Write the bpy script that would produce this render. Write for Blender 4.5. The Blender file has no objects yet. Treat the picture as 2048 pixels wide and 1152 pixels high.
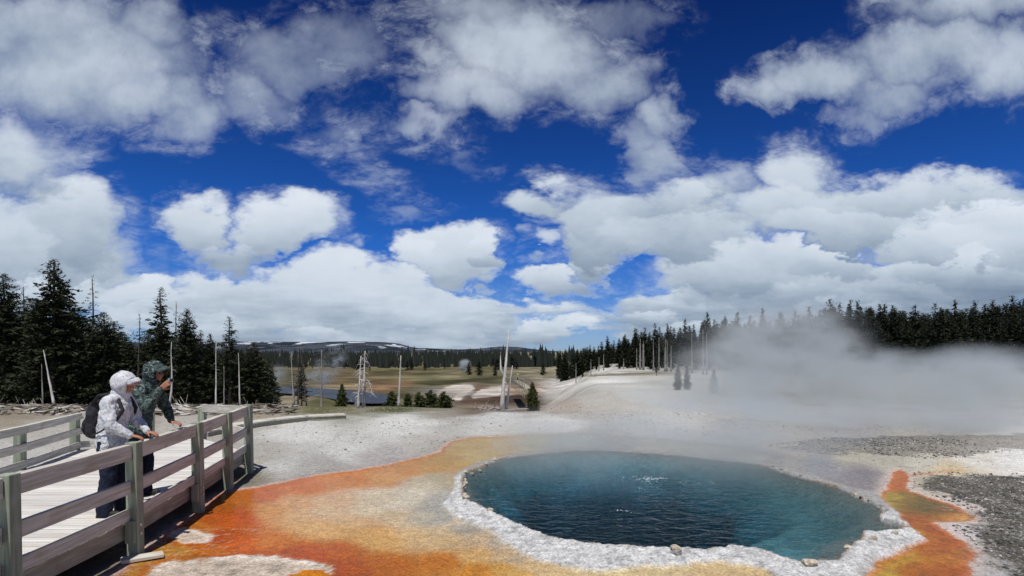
import bpy, bmesh, math, random
import numpy as np
from mathutils import Vector, Matrix
random.seed(7)
R = math.radians
sc = bpy.context.scene
COL = sc.collection

# ------------------------------------------------------------------ camera, world, sun
CAMZ = 2.42; F = 1200.0; HX = 1024.0; HY = 700.0      # focal length and principal point in photo pixels (2048 wide)
cam = bpy.data.cameras.new('camera_main'); camo = bpy.data.objects.new('camera_main', cam); COL.objects.link(camo)
cam.lens = 36 * F / 2048; cam.sensor_width = 36; cam.shift_y = (HY - 576) / 2048
cam.clip_start = 0.05; cam.clip_end = 12000
camo.location = (0, 0, CAMZ); camo.rotation_euler = (R(90), 0, 0)
sc.camera = camo
sc.view_settings.view_transform = 'Standard'; sc.view_settings.look = 'None'
sc.view_settings.exposure = 0; sc.view_settings.gamma = 1
sc.cycles.use_denoising = True
sc.cycles.max_bounces = 8; sc.cycles.transparent_max_bounces = 12; sc.cycles.volume_bounces = 1
sc.cycles.volume_step_rate = 1.0; sc.cycles.volume_max_steps = 128
LDIR = Vector((0.06, 0.42, -1.0)).normalized()
sun = bpy.data.lights.new('sun', 'SUN'); sun.energy = 4.3; sun.angle = R(0.5); sun.color = (1, .96, .9)
suno = bpy.data.objects.new('sun', sun); COL.objects.link(suno)
suno.rotation_euler = LDIR.to_track_quat('-Z', 'Y').to_euler()


class NT:
    """small node-tree writer"""
    def __init__(s, tree): s.t = tree; s.n = tree.nodes; s.l = tree.links
    def put(s, sock, v):
        if v is None: return
        if isinstance(v, bpy.types.NodeSocket): s.l.new(v, sock)
        elif isinstance(v, bpy.types.Node): s.l.new(v.outputs[0], sock)
        else:
            if isinstance(v, (tuple, list)) and sock.type == 'RGBA' and len(v) == 3: v = (*v, 1)
            sock.default_value = v
    def node(s, typ, ins=None, **kw):
        n = s.n.new(typ)
        for k, v in kw.items(): setattr(n, k, v)
        for k, v in (ins or {}).items(): s.put(n.inputs[k], v)
        return n
    def m(s, op, a, b=None, c=None, clamp=False):
        n = s.n.new('ShaderNodeMath'); n.operation = op; n.use_clamp = clamp
        for i, v in enumerate((a, b, c)): s.put(n.inputs[i], v)
        return n.outputs[0]
    def v(s, op, a, b=None, scale=None):
        n = s.n.new('ShaderNodeVectorMath'); n.operation = op
        s.put(n.inputs[0], a)
        if b is not None: s.put(n.inputs[1], b)
        if scale is not None: s.put(n.inputs['Scale'], scale)
        return n.outputs['Value'] if op in ('LENGTH', 'DOT_PRODUCT', 'DISTANCE') else n.outputs[0]
    def mr(s, x, a, b, c=0.0, d=1.0, smooth=True):
        n = s.n.new('ShaderNodeMapRange'); n.interpolation_type = 'SMOOTHSTEP' if smooth else 'LINEAR'
        for i, v in enumerate((x, a, b, c, d)): s.put(n.inputs[i], v)
        return n.outputs[0]
    def noise(s, vec, scale, detail=4, rough=.5, dist=0.0, out=0):
        n = s.n.new('ShaderNodeTexNoise')
        s.put(n.inputs['Vector'], vec); n.inputs['Scale'].default_value = scale; n.inputs['Detail'].default_value = detail
        n.inputs['Roughness'].default_value = rough; n.inputs['Distortion'].default_value = dist
        return n.outputs[out]
    def mix(s, f, a, b, mode='MIX'):
        n = s.n.new('ShaderNodeMix'); n.data_type = 'RGBA'; n.blend_type = mode
        s.put(n.inputs[0], f); s.put(n.inputs[6], a); s.put(n.inputs[7], b)
        return n.outputs[2]
    def xyz(s, x, y, z):
        n = s.n.new('ShaderNodeCombineXYZ'); s.put(n.inputs[0], x); s.put(n.inputs[1], y); s.put(n.inputs[2], z)
        return n.outputs[0]


# ---- world: Nishita sky with procedural cumulus clouds laid out by direction
world = bpy.data.worlds.new('World'); sc.world = world; world.use_nodes = True
T_ = NT(world.node_tree); T_.n.clear()
# cloud lobes: direction coordinates (azimuth/elevation tangents x1000 given as x,y, radii), strength
# (x, y, rx, ry, strength, brightness), back layers first
LOBES = [(640,668,560,34,.85,.50),(1500,655,560,40,.9,.44),(1050,662,200,24,.75,.58),(-500,600,600,90,1,.5),(2700,590,560,110,1,.5),
 (420,635,240,62,1.0,.54),(850,620,200,54,.95,.60),(640,585,260,76,1.0,.62),(500,580,150,56,.9,.64),(300,600,120,44,.9,.58),(1010,610,70,24,.6,.66),(1120,622,100,26,.6,.56),
 (1800,615,380,44,1.0,.40),(1430,600,230,44,.95,.48),(1250,628,90,24,.7,.52),(1640,570,300,56,1.0,.46),(1900,560,260,46,1.0,.44),(1480,535,180,52,.95,.52),(1620,525,130,34,.9,.56),
 (150,560,120,60,.95,.52),(40,500,240,110,1.0,.50),(150,440,120,95,1.0,.54),(40,320,180,110,1.0,.60),(60,590,190,50,.9,.52),
 (390,455,66,54,.85,.58),(560,458,112,52,.95,.62),(470,500,90,26,.6,.5),(640,450,40,24,.4,.55),(895,515,112,58,1.0,.62),(960,505,50,26,.8,.64),(830,520,50,34,.8,.62),
 (1110,558,88,30,.85,.60),(1185,520,40,32,.7,.56),(1095,498,40,24,.42,.50),(1215,480,110,52,.95,.42),(1230,425,150,72,.95,.56),(1085,395,78,44,.95,.62),(1350,405,110,66,.95,.56),(1370,470,150,66,.95,.48),
 (1900,395,170,48,.95,.52),(1740,405,190,62,1.0,.52),(1590,345,108,76,1.05,.68),(1560,430,180,70,1.0,.50),(1700,460,200,46,.9,.44),(1970,470,170,66,1.0,.64),(1860,490,130,40,.9,.54),(1960,545,200,36,.9,.42),
 (1300,300,55,60,.62,.48),(1320,225,66,56,.80,.56),(1270,270,50,60,.55,.46),
 (150,110,260,130,1.0,0.58),(370,225,95,76,.70,0.56),(260,190,180,70,.8,0.56),(60,30,240,90,.9,0.56),(280,40,110,80,.8,0.60),(600,95,170,70,.52,0.56),(500,180,110,60,.5,0.56),(700,60,130,60,.35,0.56),
 (1040,105,200,110,.95,0.60),(1190,150,130,80,.85,0.58),(930,200,150,56,.75,0.56),(840,262,95,30,.55,0.56),(960,30,170,70,.6,0.56),(1230,25,120,46,.42,0.56),
 (1650,130,130,62,.95,0.60),(1560,160,70,44,.8,0.62),(1860,95,200,80,1.0,0.56),(2030,130,150,95,1.0,0.56),(1780,170,120,50,.8,0.56),(1950,10,200,50,.9,0.56),(1720,215,60,34,.5,0.56),
 (680,275,66,46,.30,.42),(730,360,50,26,.26,.42),(930,310,50,22,.22,.42),(710,505,36,18,.32,.5),(820,425,50,24,.22,.5),(1430,370,80,40,.5,.5),
 (-500,200,420,240,1.0,.5),(2600,250,420,200,.9,.5),(300,-500,500,200,.9,.5),(1500,-450,500,180,.9,.5),(900,-1100,700,260,.8,.5)]
grp = bpy.data.node_groups.new('cloud_field', 'ShaderNodeTree')
for nm_ in ('P', 'Q'): grp.interface.new_socket(nm_, in_out='INPUT', socket_type='NodeSocketVector')
grp.interface.new_socket('N', in_out='INPUT', socket_type='NodeSocketFloat')
for nm_ in ('D', 'H'): grp.interface.new_socket(nm_, in_out='OUTPUT', socket_type='NodeSocketFloat')
G = NT(grp); gi = G.n.new('NodeGroupInput'); go = G.n.new('NodeGroupOutput')
sq = G.node('ShaderNodeSeparateXYZ', {0: gi.outputs[1]})
acc = hacc = None
for (cx, cy, rx, ry, s, br) in LOBES:
    c = ((cx - HX) / F, (HY - cy) / F, 0); r = (F / rx, F / ry, 0)
    ln = G.v('LENGTH', G.v('MULTIPLY', G.v('SUBTRACT', gi.outputs[0], c), r))
    d = G.m('MULTIPLY_ADD', G.m('MULTIPLY', ln, ln), -s * .9, s)
    h = G.m('MULTIPLY_ADD', G.m('MINIMUM', G.m('MAXIMUM', G.m('MULTIPLY', G.m('SUBTRACT', sq.outputs[1], c[1]), r[1]), -1.0), 1.0), .30 if cy > 300 else .16, br + .035)
    if acc is None: acc = d; hacc = h
    else:
        acc = G.m('SMOOTH_MAX', acc, d, .10)
        al = G.mr(G.m('ADD', d, gi.outputs[2]), 0.0, .42 if cy > 300 else .7)
        hacc = G.m('ADD', hacc, G.m('MULTIPLY', al, G.m('SUBTRACT', h, hacc)))
G.l.new(G.m('ADD', acc, gi.outputs[2]), go.inputs[0]); G.l.new(hacc, go.inputs[1])
tc = T_.node('ShaderNodeTexCoord'); dirv = tc.outputs['Generated']
sep = T_.node('ShaderNodeSeparateXYZ', {0: dirv})
yy = T_.m('MAXIMUM', T_.m('ABSOLUTE', sep.outputs[1]), .08)
U = T_.m('DIVIDE', sep.outputs[0], yy); V = T_.m('DIVIDE', sep.outputs[2], yy)
P = T_.xyz(U, V, 0)
# noise frame: flattens towards the horizon like layers seen edge-on
vs = T_.m('ADD', V, T_.mr(V, 0.0, .35, 0.0, .26, False))
PN = T_.xyz(U, vs, 0)
w1 = T_.noise(PN, 3.2, 5, .55, 0, 1); w2 = T_.noise(PN, 11.0, 6, .62, 0, 1)
warp = T_.v('ADD', T_.v('SCALE', T_.v('SUBTRACT', w1, (.5, .5, .5)), scale=.24), T_.v('SCALE', T_.v('SUBTRACT', w2, (.5, .5, .5)), scale=.13))
warp = T_.v('MULTIPLY', warp, (1.0, .8, 0))
PW = T_.v('ADD', P, warp)
f1_ = T_.noise(PN, 9.0, 9, .60); f2_ = T_.noise(T_.v('ADD', PN, (7, 3, 0)), 3.4, 8, .58, .3)
band = T_.noise(T_.v('MULTIPLY', PN, (1.0, 3.4, 1)), 6.5, 6, .6, .2)
lowb = T_.mr(V, .16, .04, 0, 1)
N_ = T_.m('ADD', T_.m('MULTIPLY_ADD', f1_, .62, -.31), T_.m('MULTIPLY_ADD', f2_, .66, -.33))
N_ = T_.m('ADD', N_, T_.m('MULTIPLY', lowb, T_.m('MULTIPLY_ADD', band, 1.6, -.86)))
cg = T_.n.new('ShaderNodeGroup'); cg.node_tree = grp
for i_, v_ in enumerate((PW, P, N_)): T_.l.new(v_, cg.inputs[i_])
D0, Hh = cg.outputs
soft = T_.mr(V, .12, .42, .50, 1.15)
wisp = T_.noise(T_.v('ADD', T_.v('MULTIPLY', PN, (1.0, 1.5, 1)), T_.v('SCALE', w1, scale=.16)), 8.5, 9, .68, .1)
veil = T_.m('MULTIPLY', T_.mr(D0, -.62, .25), T_.mr(wisp, .42, .75, 0, .60))
cov = T_.m('MAXIMUM', T_.m('MULTIPLY', T_.mr(D0, -.05, soft), T_.mr(V, .25, .55, .985, .90)), veil)
lit = T_.m('ADD', Hh, T_.m('ADD', T_.m('MULTIPLY_ADD', f1_, .50, -.25), T_.m('MULTIPLY_ADD', f2_, .36, -.18)))
lit = T_.m('ADD', lit, T_.m('MULTIPLY', lowb, T_.m('MULTIPLY_ADD', band, .9, -.45)))
lit = T_.m('SUBTRACT', lit, T_.mr(V, .30, .58, 0, .03))
cr = T_.node('ShaderNodeValToRGB', {0: lit}); e = cr.color_ramp.elements
e[0].position = 0.0; e[0].color = (.17, .23, .33, 1); e[1].position = 1.0; e[1].color = (.74, .80, .88, 1)
k = e.new(.30); k.color = (.32, .40, .50, 1); k = e.new(.65); k.color = (.57, .65, .74, 1)
sky = T_.node('ShaderNodeTexSky', sky_type='NISHITA', sun_disc=False, sun_elevation=R(66), sun_rotation=R(188), altitude=2200,
              air_density=1.0, dust_density=.3, ozone_density=2.5)
skyc = T_.node('ShaderNodeGamma', {0: T_.v('SCALE', sky.outputs[0], scale=.105), 1: 1.0})
elev = T_.mr(sep.outputs[2], 0.02, .50, 0, 1, False)
tint = T_.node('ShaderNodeValToRGB', {0: elev}); e = tint.color_ramp.elements
e[0].position = 0; e[0].color = (.34, .48, .80, 1); e[1].position = 1; e[1].color = (.03, .13, .42, 1)
k = e.new(.30); k.color = (.10, .37, .88, 1)
blue = T_.mix(1.0, skyc, tint.outputs[0], 'MULTIPLY')
below = T_.mr(V, -.02, .0, 0, 1)
full = T_.mix(cov, blue, cr.outputs[0])
bg = T_.node('ShaderNodeBackground', {0: T_.v('SCALE', full, scale=8.0), 1: .125})
wo = T_.node('ShaderNodeOutputWorld'); T_.l.new(bg.outputs[0], wo.inputs[0])

# ------------------------------------------------------------------ helpers
def S(c, k=1.0):      # sRGB 0-255 -> linear albedo
    return tuple(k * ((v / 255 / 12.92) if v < 10 else ((v / 255 + .055) / 1.055) ** 2.4) for v in c)

def tag(o, label=None, cat=None, group=None, kind=None):
    if label: o['label'] = label
    if cat: o['category'] = cat
    if group: o['group'] = group
    if kind: o['kind'] = kind
    return o

def empty(name, loc, rz=0.0):
    o = bpy.data.objects.new(name, None); COL.objects.link(o); o.location = loc; o.rotation_euler = (0, 0, rz)
    o.empty_display_size = .2
    return o

class MB:
    def __init__(s): s.v = []; s.f = []
    def add(s, vs, fs):
        b = len(s.v); s.v += [tuple(v) for v in vs]; s.f += [tuple(i + b for i in f) for f in fs]
    def box(s, c, size, M=None):
        x, y, z = (k / 2 for k in size)
        vs = [Vector((sx * x, sy * y, sz * z)) for sx in (-1, 1) for sy in (-1, 1) for sz in (-1, 1)]
        if M: vs = [M @ v for v in vs]
        s.add([v + Vector(c) for v in vs], [(0, 1, 3, 2), (4, 6, 7, 5), (0, 4, 5, 1), (2, 3, 7, 6), (0, 2, 6, 4), (1, 5, 7, 3)])
    def tube(s, pts, rad, n=6, cap=True):
        pts = [Vector(p) for p in pts]; rings = []; 
        if not hasattr(rad, '__len__'): rad = [rad] * len(pts)
        for i, p in enumerate(pts):
            d = (pts[min(i + 1, len(pts) - 1)] - pts[max(i - 1, 0)]).normalized()
            a = d.cross(Vector((0.13, .99, 0.05))); a = a.normalized() if a.length > .05 else d.cross(Vector((1, 0, 0))).normalized()
            b = d.cross(a)
            rings.append([p + (a * math.cos(t) + b * math.sin(t)) * rad[i] for t in [2 * math.pi * k / n for k in range(n)]])
        vs = [v for r in rings for v in r]; fs = []
        for i in range(len(pts) - 1):
            for k in range(n): fs.append((i * n + k, i * n + (k + 1) % n, (i + 1) * n + (k + 1) % n, (i + 1) * n + k))
        if cap: fs += [tuple(range(n - 1, -1, -1)), tuple((len(pts) - 1) * n + k for k in range(n))]
        s.add(vs, fs)
    def ball(s, c, r, nu=14, nv=9, M=None, keep=None):
        if not hasattr(r, '__len__'): r = (r, r, r)
        vs = [Vector((0, 0, 1))]
        for j in range(1, nv):
            th = math.pi * j / nv
            for i in range(nu): ph = 2 * math.pi * i / nu; vs.append(Vector((math.sin(th) * math.cos(ph), math.sin(th) * math.sin(ph), math.cos(th))))
        vs.append(Vector((0, 0, -1))); fs = []
        for i in range(nu): fs.append((0, 1 + i, 1 + (i + 1) % nu))
        for j in range(nv - 2):
            for i in range(nu):
                a = 1 + j * nu + i; b = 1 + j * nu + (i + 1) % nu; fs.append((a, a + nu, b + nu, b))
        L = len(vs) - 1
        for i in range(nu): fs.append((L, 1 + (nv - 2) * nu + (i + 1) % nu, 1 + (nv - 2) * nu + i))
        if keep: fs = [f for f in fs if keep(sum((vs[i] for i in f), Vector()) / len(f))]
        vs = [Vector((v.x * r[0], v.y * r[1], v.z * r[2])) for v in vs]
        if M: vs = [M @ v for v in vs]
        s.add([v + Vector(c) for v in vs], fs)
    def cap(s, a, b, ra, rb, n=12):        # tapered capsule
        a, b = Vector(a), Vector(b); d = (b - a).normalized() if (b - a).length > 1e-6 else Vector((0, 0, 1))
        P_ = []; R_ = []
        for t in (-.98, -.8, -.5): P_.append(a + d * ra * t); R_.append(ra * math.sqrt(1 - t * t))
        P_.append(a); R_.append(ra); P_.append(b); R_.append(rb)
        for t in (.5, .8, .98): P_.append(b + d * rb * t); R_.append(rb * math.sqrt(1 - t * t))
        s.tube(P_, R_, n)
    def loft(s, secs, n=20):               # (cx,cy,cz, rx, ry) horizontal ellipses, closed ends
        vs = []; fs = []
        for (cx, cy, cz, rx, ry) in secs:
            for k in range(n):
                t = 2 * math.pi * k / n; vs.append((cx + rx * math.cos(t), cy + ry * math.sin(t), cz))
        for i in range(len(secs) - 1):
            for k in range(n): fs.append((i * n + k, i * n + (k + 1) % n, (i + 1) * n + (k + 1) % n, (i + 1) * n + k))
        fs += [tuple(range(n - 1, -1, -1)), tuple((len(secs) - 1) * n + k for k in range(n))]
        s.add(vs, fs)
    def mesh(s, name):
        m = bpy.data.meshes.new(name); m.from_pydata(s.v, [], s.f); m.update(); return m
    def build(s, name, mat, parent=None, smooth=False, bevel=0, loc=None):
        m = s.mesh(name); o = bpy.data.objects.new(name, m); COL.objects.link(o)
        if mat: m.materials.append(mat)
        if smooth: m.shade_smooth()
        if parent: o.parent = parent
        if loc is not None: o.location = loc
        if bevel:
            b = o.modifiers.new('bevel', 'BEVEL'); b.width = bevel; b.segments = 2; b.limit_method = 'ANGLE'
        return o

def npmesh(name, V_, Fq, mat, cols=None, smooth=True):
    m = bpy.data.meshes.new(name); nf, k = Fq.shape
    m.vertices.add(len(V_)); m.vertices.foreach_set('co', V_.astype(np.float32).ravel())
    m.loops.add(nf * k); m.loops.foreach_set('vertex_index', Fq.astype(np.int32).ravel())
    m.polygons.add(nf); m.polygons.foreach_set('loop_start', np.arange(0, nf * k, k, dtype=np.int32))
    m.update(calc_edges=True)
    for nm, arr in (cols or {}).items():
        if arr.ndim == 2:
            a = m.attributes.new(nm, 'FLOAT_COLOR', 'POINT'); c4 = np.ones((len(V_), 4), np.float32); c4[:, :3] = arr; a.data.foreach_set('color', c4.ravel())
        else:
            a = m.attributes.new(nm, 'FLOAT', 'POINT'); a.data.foreach_set('value', arr.astype(np.float32))
    if smooth: m.shade_smooth()
    if mat: m.materials.append(mat)
    return m

# numpy value noise
_rng = np.random.RandomState(11); _tab = _rng.rand(256, 256)
def vnoise(x, y, s=0):
    x = x + s * 17.13; y = y + s * 5.77
    xi = np.floor(x).astype(int); yi = np.floor(y).astype(int); fx = x - xi; fy = y - yi
    fx = fx * fx * (3 - 2 * fx); fy = fy * fy * (3 - 2 * fy)
    a = _tab[xi % 256, yi % 256]; b = _tab[(xi + 1) % 256, yi % 256]; c = _tab[xi % 256, (yi + 1) % 256]; d = _tab[(xi + 1) % 256, (yi + 1) % 256]
    return (a * (1 - fx) + b * fx) * (1 - fy) + (c * (1 - fx) + d * fx) * fy
def fbm(x, y, sc_, oc=4, s=0):
    r = 0; amp = .5; t = 0
    for o in range(oc):
        r = r + amp * vnoise(x * sc_, y * sc_, s + o); t += amp; amp *= .5; sc_ *= 2.03
    return r / t - .5
def ss(a, b, x):
    t = np.clip((x - a) / (b - a), 0, 1); return t * t * (3 - 2 * t)

def gp(px, py, z=0.0):          # photo point -> place on the level z
    d = (CAMZ - z) * F / (py - HY); return ((px - HX) / F * d, d)

# ------------------------------------------------------------------ terrain
POOL = [(931,943),(926,970),(926,997),(936,1005),(967,1018),(996,1035),(1028,1051),(1066,1067),(1104,1081),(1151,1089),(1205,1095),(1278,1100),(1345,1103),(1405,1105),(1443,1105),(1462,1098),(1479,1099),(1508,1105),(1546,1114),(1573,1127),(1602,1136),(1628,1130),(1675,1132),(1684,1118),(1698,1104),(1721,1090),(1724,1076),(1757,1070),(1794,1066),(1812,1060),(1796,1052),(1771,1046),(1759,1037),(1769,1029),(1765,1013),(1736,1003),(1713,993),(1698,985),(1672,974),(1637,963),(1596,953),(1561,943),(1538,933),(1508,927),(1479,923),(1447,920),(1389,913),(1294,905),(1209,900),(1151,900),(1097,905),(1047,910),(1002,916),(977,927),(955,935)]
RIM = [(958,922),(930,935),(907,952),(909,975),(882,1010),(913,1035),(977,1060),(1040,1105),(1072,1121),(1120,1132),(1167,1141),(1215,1141),(1294,1130),(1342,1133),(1389,1127),(1437,1124),(1494,1130),(1537,1144),(1552,1154),(1600,1175),(1680,1175),(1713,1152),(1742,1127),(1786,1108),(1830,1090),(1850,1077),(1830,1060),(1812,1046),(1790,1016),(1770,1000),(1745,984),(1707,976),(1640,956),(1560,935),(1510,920),(1447,913),(1389,906),(1294,898),(1209,894),(1151,894),(1097,898),(1040,905)]
MAT = [(1150,868),(1060,869),(1000,873),(942,876),(905,883),(892,893),(884,903),(860,911),(825,918),(765,932),(708,942),(660,947),(630,951),(571,964),(524,975),(473,980),(438,990),(411,1018),(368,1045),(337,1069),(298,1100),(239,1147),(160,1230),(60,1400),(300,1700),(1500,1700),(1560,1175),(1552,1156),(1500,1110),(1400,1050),(1200,1000),(1150,960),(1300,935),(1500,945),(1540,912),(1450,894),(1320,880)]
ISLE = [(440,1112),(500,1105),(532,1107),(560,1112),(590,1116),(630,1118),(655,1130),(672,1142),(670,1160),(640,1200),(500,1300),(240,1300),(220,1190),(298,1150),(325,1125),(356,1118),(400,1112)]
ISLE2 = [(335,1068),(372,1052),(395,1058),(425,1066),(415,1080),(380,1085),(345,1078)]
SPOT = [(583,1146),(600,1138),(630,1136),(655,1142),(662,1160),(590,1170)]
_c8 = [(1110,370),(1140,300),(1170,245),(1200,235),(1250,280),(1235,330),(1230,360),(1350,410),(1500,460),(1650,520),(1720,570),(1600,590),(1430,595),(1480,625),(1530,660),(1640,730),(1690,800),(1690,900),(1660,966),(1640,1100),(900,1100),(940,1010),(1000,930),(1050,880),(1150,820),(1250,770),(1370,710),(1290,645),(1200,590),(1190,550),(1120,480),(1050,430),(1090,400)]
RUN = [(x / 3.425 + 1450, y / 3.425 + 870) for x, y in _c8]
GRAV = [(1830,958),(1850,950),(1950,952),(2200,948),(2600,980),(2700,1300),(2000,1400),(1990,1200),(2000,1150),(1975,1110),(1945,1065),(1960,1040),(1920,1015),(1880,990),(1835,972)]
GRAV2 = [(1560,893),(1640,880),(1800,872),(2048,868),(2400,870),(2500,905),(2048,897),(1960,902),(1900,912),(1840,914),(1740,906),(1640,907)]
def wpoly(p, z=0.0): return np.array([gp(x, y, z) for x, y in p])
def sdf(poly, X, Y):     # signed distance in metres, negative inside
    d = np.full(X.shape, 1e9); ins = np.zeros(X.shape, bool); n = len(poly)
    for i in range(n):
        ax, ay = poly[i]; bx, by = poly[(i + 1) % n]
        ex, ey = bx - ax, by - ay; t = np.clip(((X - ax) * ex + (Y - ay) * ey) / (ex * ex + ey * ey + 1e-12), 0, 1)
        d = np.minimum(d, (X - ax - t * ex) ** 2 + (Y - ay - t * ey) ** 2)
        c = ((ay > Y) != (by > Y)) & (X < (bx - ax) * (Y - ay) / (by - ay + 1e-12) + ax); ins ^= c
    d = np.sqrt(d); return np.where(ins, -d, d)

def terr_far(X, Y):
    u = X / np.maximum(Y, 1.0) + fbm(X, Y, .045, 4, 6) * .10 + fbm(X, Y, .25, 3, 7) * .03
    m = ss(21, 76, Y) * (1 - ss(.05, .17, u))
    z = -6.2 * m
    z = z + ss(85, 230, Y) * ss(.16, .42, u) * 7 * (1 - ss(400, 900, Y))
    z = z - 1.5 * ss(34, 105, Y) * ss(.03, .12, u) * (1 - ss(.45, .8, u) * .5)
    z = z + .18 * ss(30, 60, Y) * (1 - ss(65, 90, Y)) * ss(.06, .14, u)
    amp = ss(18, 60, Y)
    z = z + fbm(X, Y, .06, 3, 1) * 1.0 * amp + fbm(X, Y, .35, 3, 2) * .22 * ss(15, 30, Y)
    z = z + np.where(Y > 60, fbm(X, Y, .02, 3, 5) * 1.2 * m, 0)
    z = z - .25 * ss(-5.2, -7.5, X) * ss(20, 10, Y)*0
    return z
WPOOL = wpoly(POOL); WRIM = wpoly(RIM); WMAT = wpoly(MAT); WISLE = wpoly(ISLE); WISLE2 = wpoly(ISLE2); WSPOT = wpoly(SPOT); WRUN = wpoly(RUN); WGRAV = wpoly(GRAV); WGRAV2 = wpoly(GRAV2)
WATERZ = -.035
def terrain(X, Y, full=False):
    """heights, and with full=True also colours and wetness"""
    X = np.asarray(X, float); Y = np.asarray(Y, float)
    z = terr_far(X, Y)
    z = z + fbm(X, Y, 1.1, 4, 3) * .05 + fbm(X, Y, 9, 3, 4) * .012
    near = (np.abs(X - 1) < 16) & (Y > 2) & (Y < 26)
    xn, yn = X[near], Y[near]
    jx = fbm(xn, yn, 2.2, 4, 21) * .28; jy = fbm(xn, yn, 2.2, 4, 31) * .28
    jfx = fbm(xn, yn, 9, 3, 23) * .11; jfy = fbm(xn, yn, 9, 3, 33) * .11
    sp = sdf(WPOOL, xn + jfx * .7, yn + jfy * .7); sr = sdf(WRIM, xn + jfx, yn + jfy)
    sm = sdf(WMAT, xn + jfx * .8 + jx * .35, yn + jfy * .8 + jy * .35)
    srun = sdf(WRUN, xn + jx * .35 + jfx, yn + jy * .35 + jfy)
    zn = z[near] 
    fl = np.where(sm < .3, 1 - ss(-.3, .3, sm), 0) ; fl = np.maximum(fl, 1 - ss(-.1, .15, srun))
    zn = zn * (1 - .8 * fl) - .02 * fl
    cr = fbm(xn, yn, 6, 4, 41); cr2 = fbm(xn, yn, 22, 3, 44)
    rim = (1 - ss(-.07, .05, sr))
    edge = np.exp(-(np.maximum(sp, 0) / .22) ** 2)
    backk = np.maximum(ss(11.0, 12.5, yn), ss(8.6, 9.6, yn) * ss(4.2, 5.2, xn))
    zn = zn + rim * (.035 + .045 * edge + cr * .028 + cr2 * .026) * (1 - .85 * backk) * (1 - .5 * ss(5.2, 6.2, xn))
    # basin
    ins = sp < 0; q = np.maximum(-sp, 0)
    hx, hy = 1.95, 11.15
    hr = np.sqrt(((xn - hx) / 2.2) ** 2 + ((yn - hy) / 2.25) ** 2) + fbm(xn, yn, .9, 3, 51) * .35
    bz = -.03 - .28 * ss(0, .8, q) - .14 * ss(.1, 1.6, q) + fbm(xn, yn, 1.5, 4, 52) * .10 * ss(0, .5, q)
    bz = bz - .5 * (1 - ss(.9, 1.3, hr)) - 5.5 * (1 - ss(.72, 1.02, hr))
    zn = np.where(ins, np.minimum(bz, zn), zn)
    z[near] = zn
    if not full: return z
    # ---- colours
    px = HX + X / np.maximum(Y, 1.5) * F; py = HY + (CAMZ - np.where(near, 0, z)) / np.maximum(Y, 1.5) * F
    jj = np.where(Y < 30, 1, .3)
    qx = px + fbm(X, Y, .8, 3, 61) * 60 * jj; qy = py + fbm(X, Y, .8, 3, 62) * 24 * jj
    def idw(samples, k):
        A = np.zeros(X.shape + (3,)); W = np.zeros(X.shape)
        for (x, y, c) in samples:
            w = 1 / (((qx - x) / 1.0) ** 2 + ((qy - y) * 2.4) ** 2 + 260) ** 2.2
            A += w[..., None] * np.array(S(c, k)); W += w
        return A / W[..., None]
    BASE = [(600,860,(196,195,188)),(800,850,(200,199,192)),(700,900,(190,189,182)),(560,930,(178,176,170)),(640,930,(160,156,150)),(760,915,(165,160,155)),(860,890,(175,170,160)),(1000,840,(196,195,190)),(1000,862,(190,188,180)),
     (1100,845,(200,198,192)),(1300,850,(185,184,180)),(1200,880,(172,168,158)),(1500,870,(165,164,160)),(1700,860,(150,148,145)),(1900,850,(150,148,142)),(1550,915,(150,148,145)),(1650,930,(140,140,142)),(1720,950,(130,126,128)),(1700,915,(176,168,148)),(1560,905,(165,155,140)),
     (1850,925,(185,180,165)),(1950,925,(205,200,188)),(2040,915,(215,212,205)),(1900,938,(195,180,150)),(1780,925,(170,165,150)),(1960,1120,(150,148,146)),(1900,1030,(190,180,172)),(1940,1080,(190,184,180)),(2000,1150,(165,163,160)),
     (320,1080,(150,130,105)),(300,1150,(120,105,85)),(200,1150,(110,95,75)),(420,1000,(120,90,60)),(480,950,(120,112,95)),(520,920,(165,160,150)),(400,960,(100,90,75)),(200,1000,(120,110,95)),(50,900,(178,175,168)),(100,860,(170,165,155)),
     (50,833,(140,130,112)),(300,830,(145,135,118)),(500,825,(150,140,122)),(350,850,(170,165,155)),
     (560,765,(100,96,70)),(640,805,(96,95,62)),(700,768,(120,106,76)),(760,768,(125,106,74)),(800,760,(120,105,70)),(850,758,(100,98,62)),(950,748,(112,108,76)),(800,803,(84,84,52)),(870,795,(105,98,70)),(600,795,(140,130,105)),
     (880,788,(185,180,168)),(925,782,(200,195,186)),(960,778,(115,95,75)),(1000,785,(205,198,186)),(1040,780,(150,110,85)),(1000,800,(80,62,50)),(940,803,(95,80,62)),(1050,800,(90,75,60)),(1030,760,(120,115,88)),(980,762,(115,110,80)),(900,765,(118,112,80)),(1100,748,(140,134,110)),(780,748,(95,92,60)),
     (1110,790,(182,178,168)),(1120,765,(195,192,184)),(1200,757,(190,188,180)),(1260,775,(188,186,178)),(1200,800,(176,172,162)),(1130,812,(165,155,142)),(1300,748,(165,162,152)),(1290,722,(150,147,136)),(1400,750,(165,163,155)),(1700,780,(160,158,150)),(1950,780,(160,158,150)),(1500,735,(120,115,95)),(1900,745,(110,105,88)),(1150,742,(120,115,92))]
    C = idw(BASE, .96) * np.array([.98, 1.0, 1.03]); grav = np.zeros(X.shape)
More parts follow.
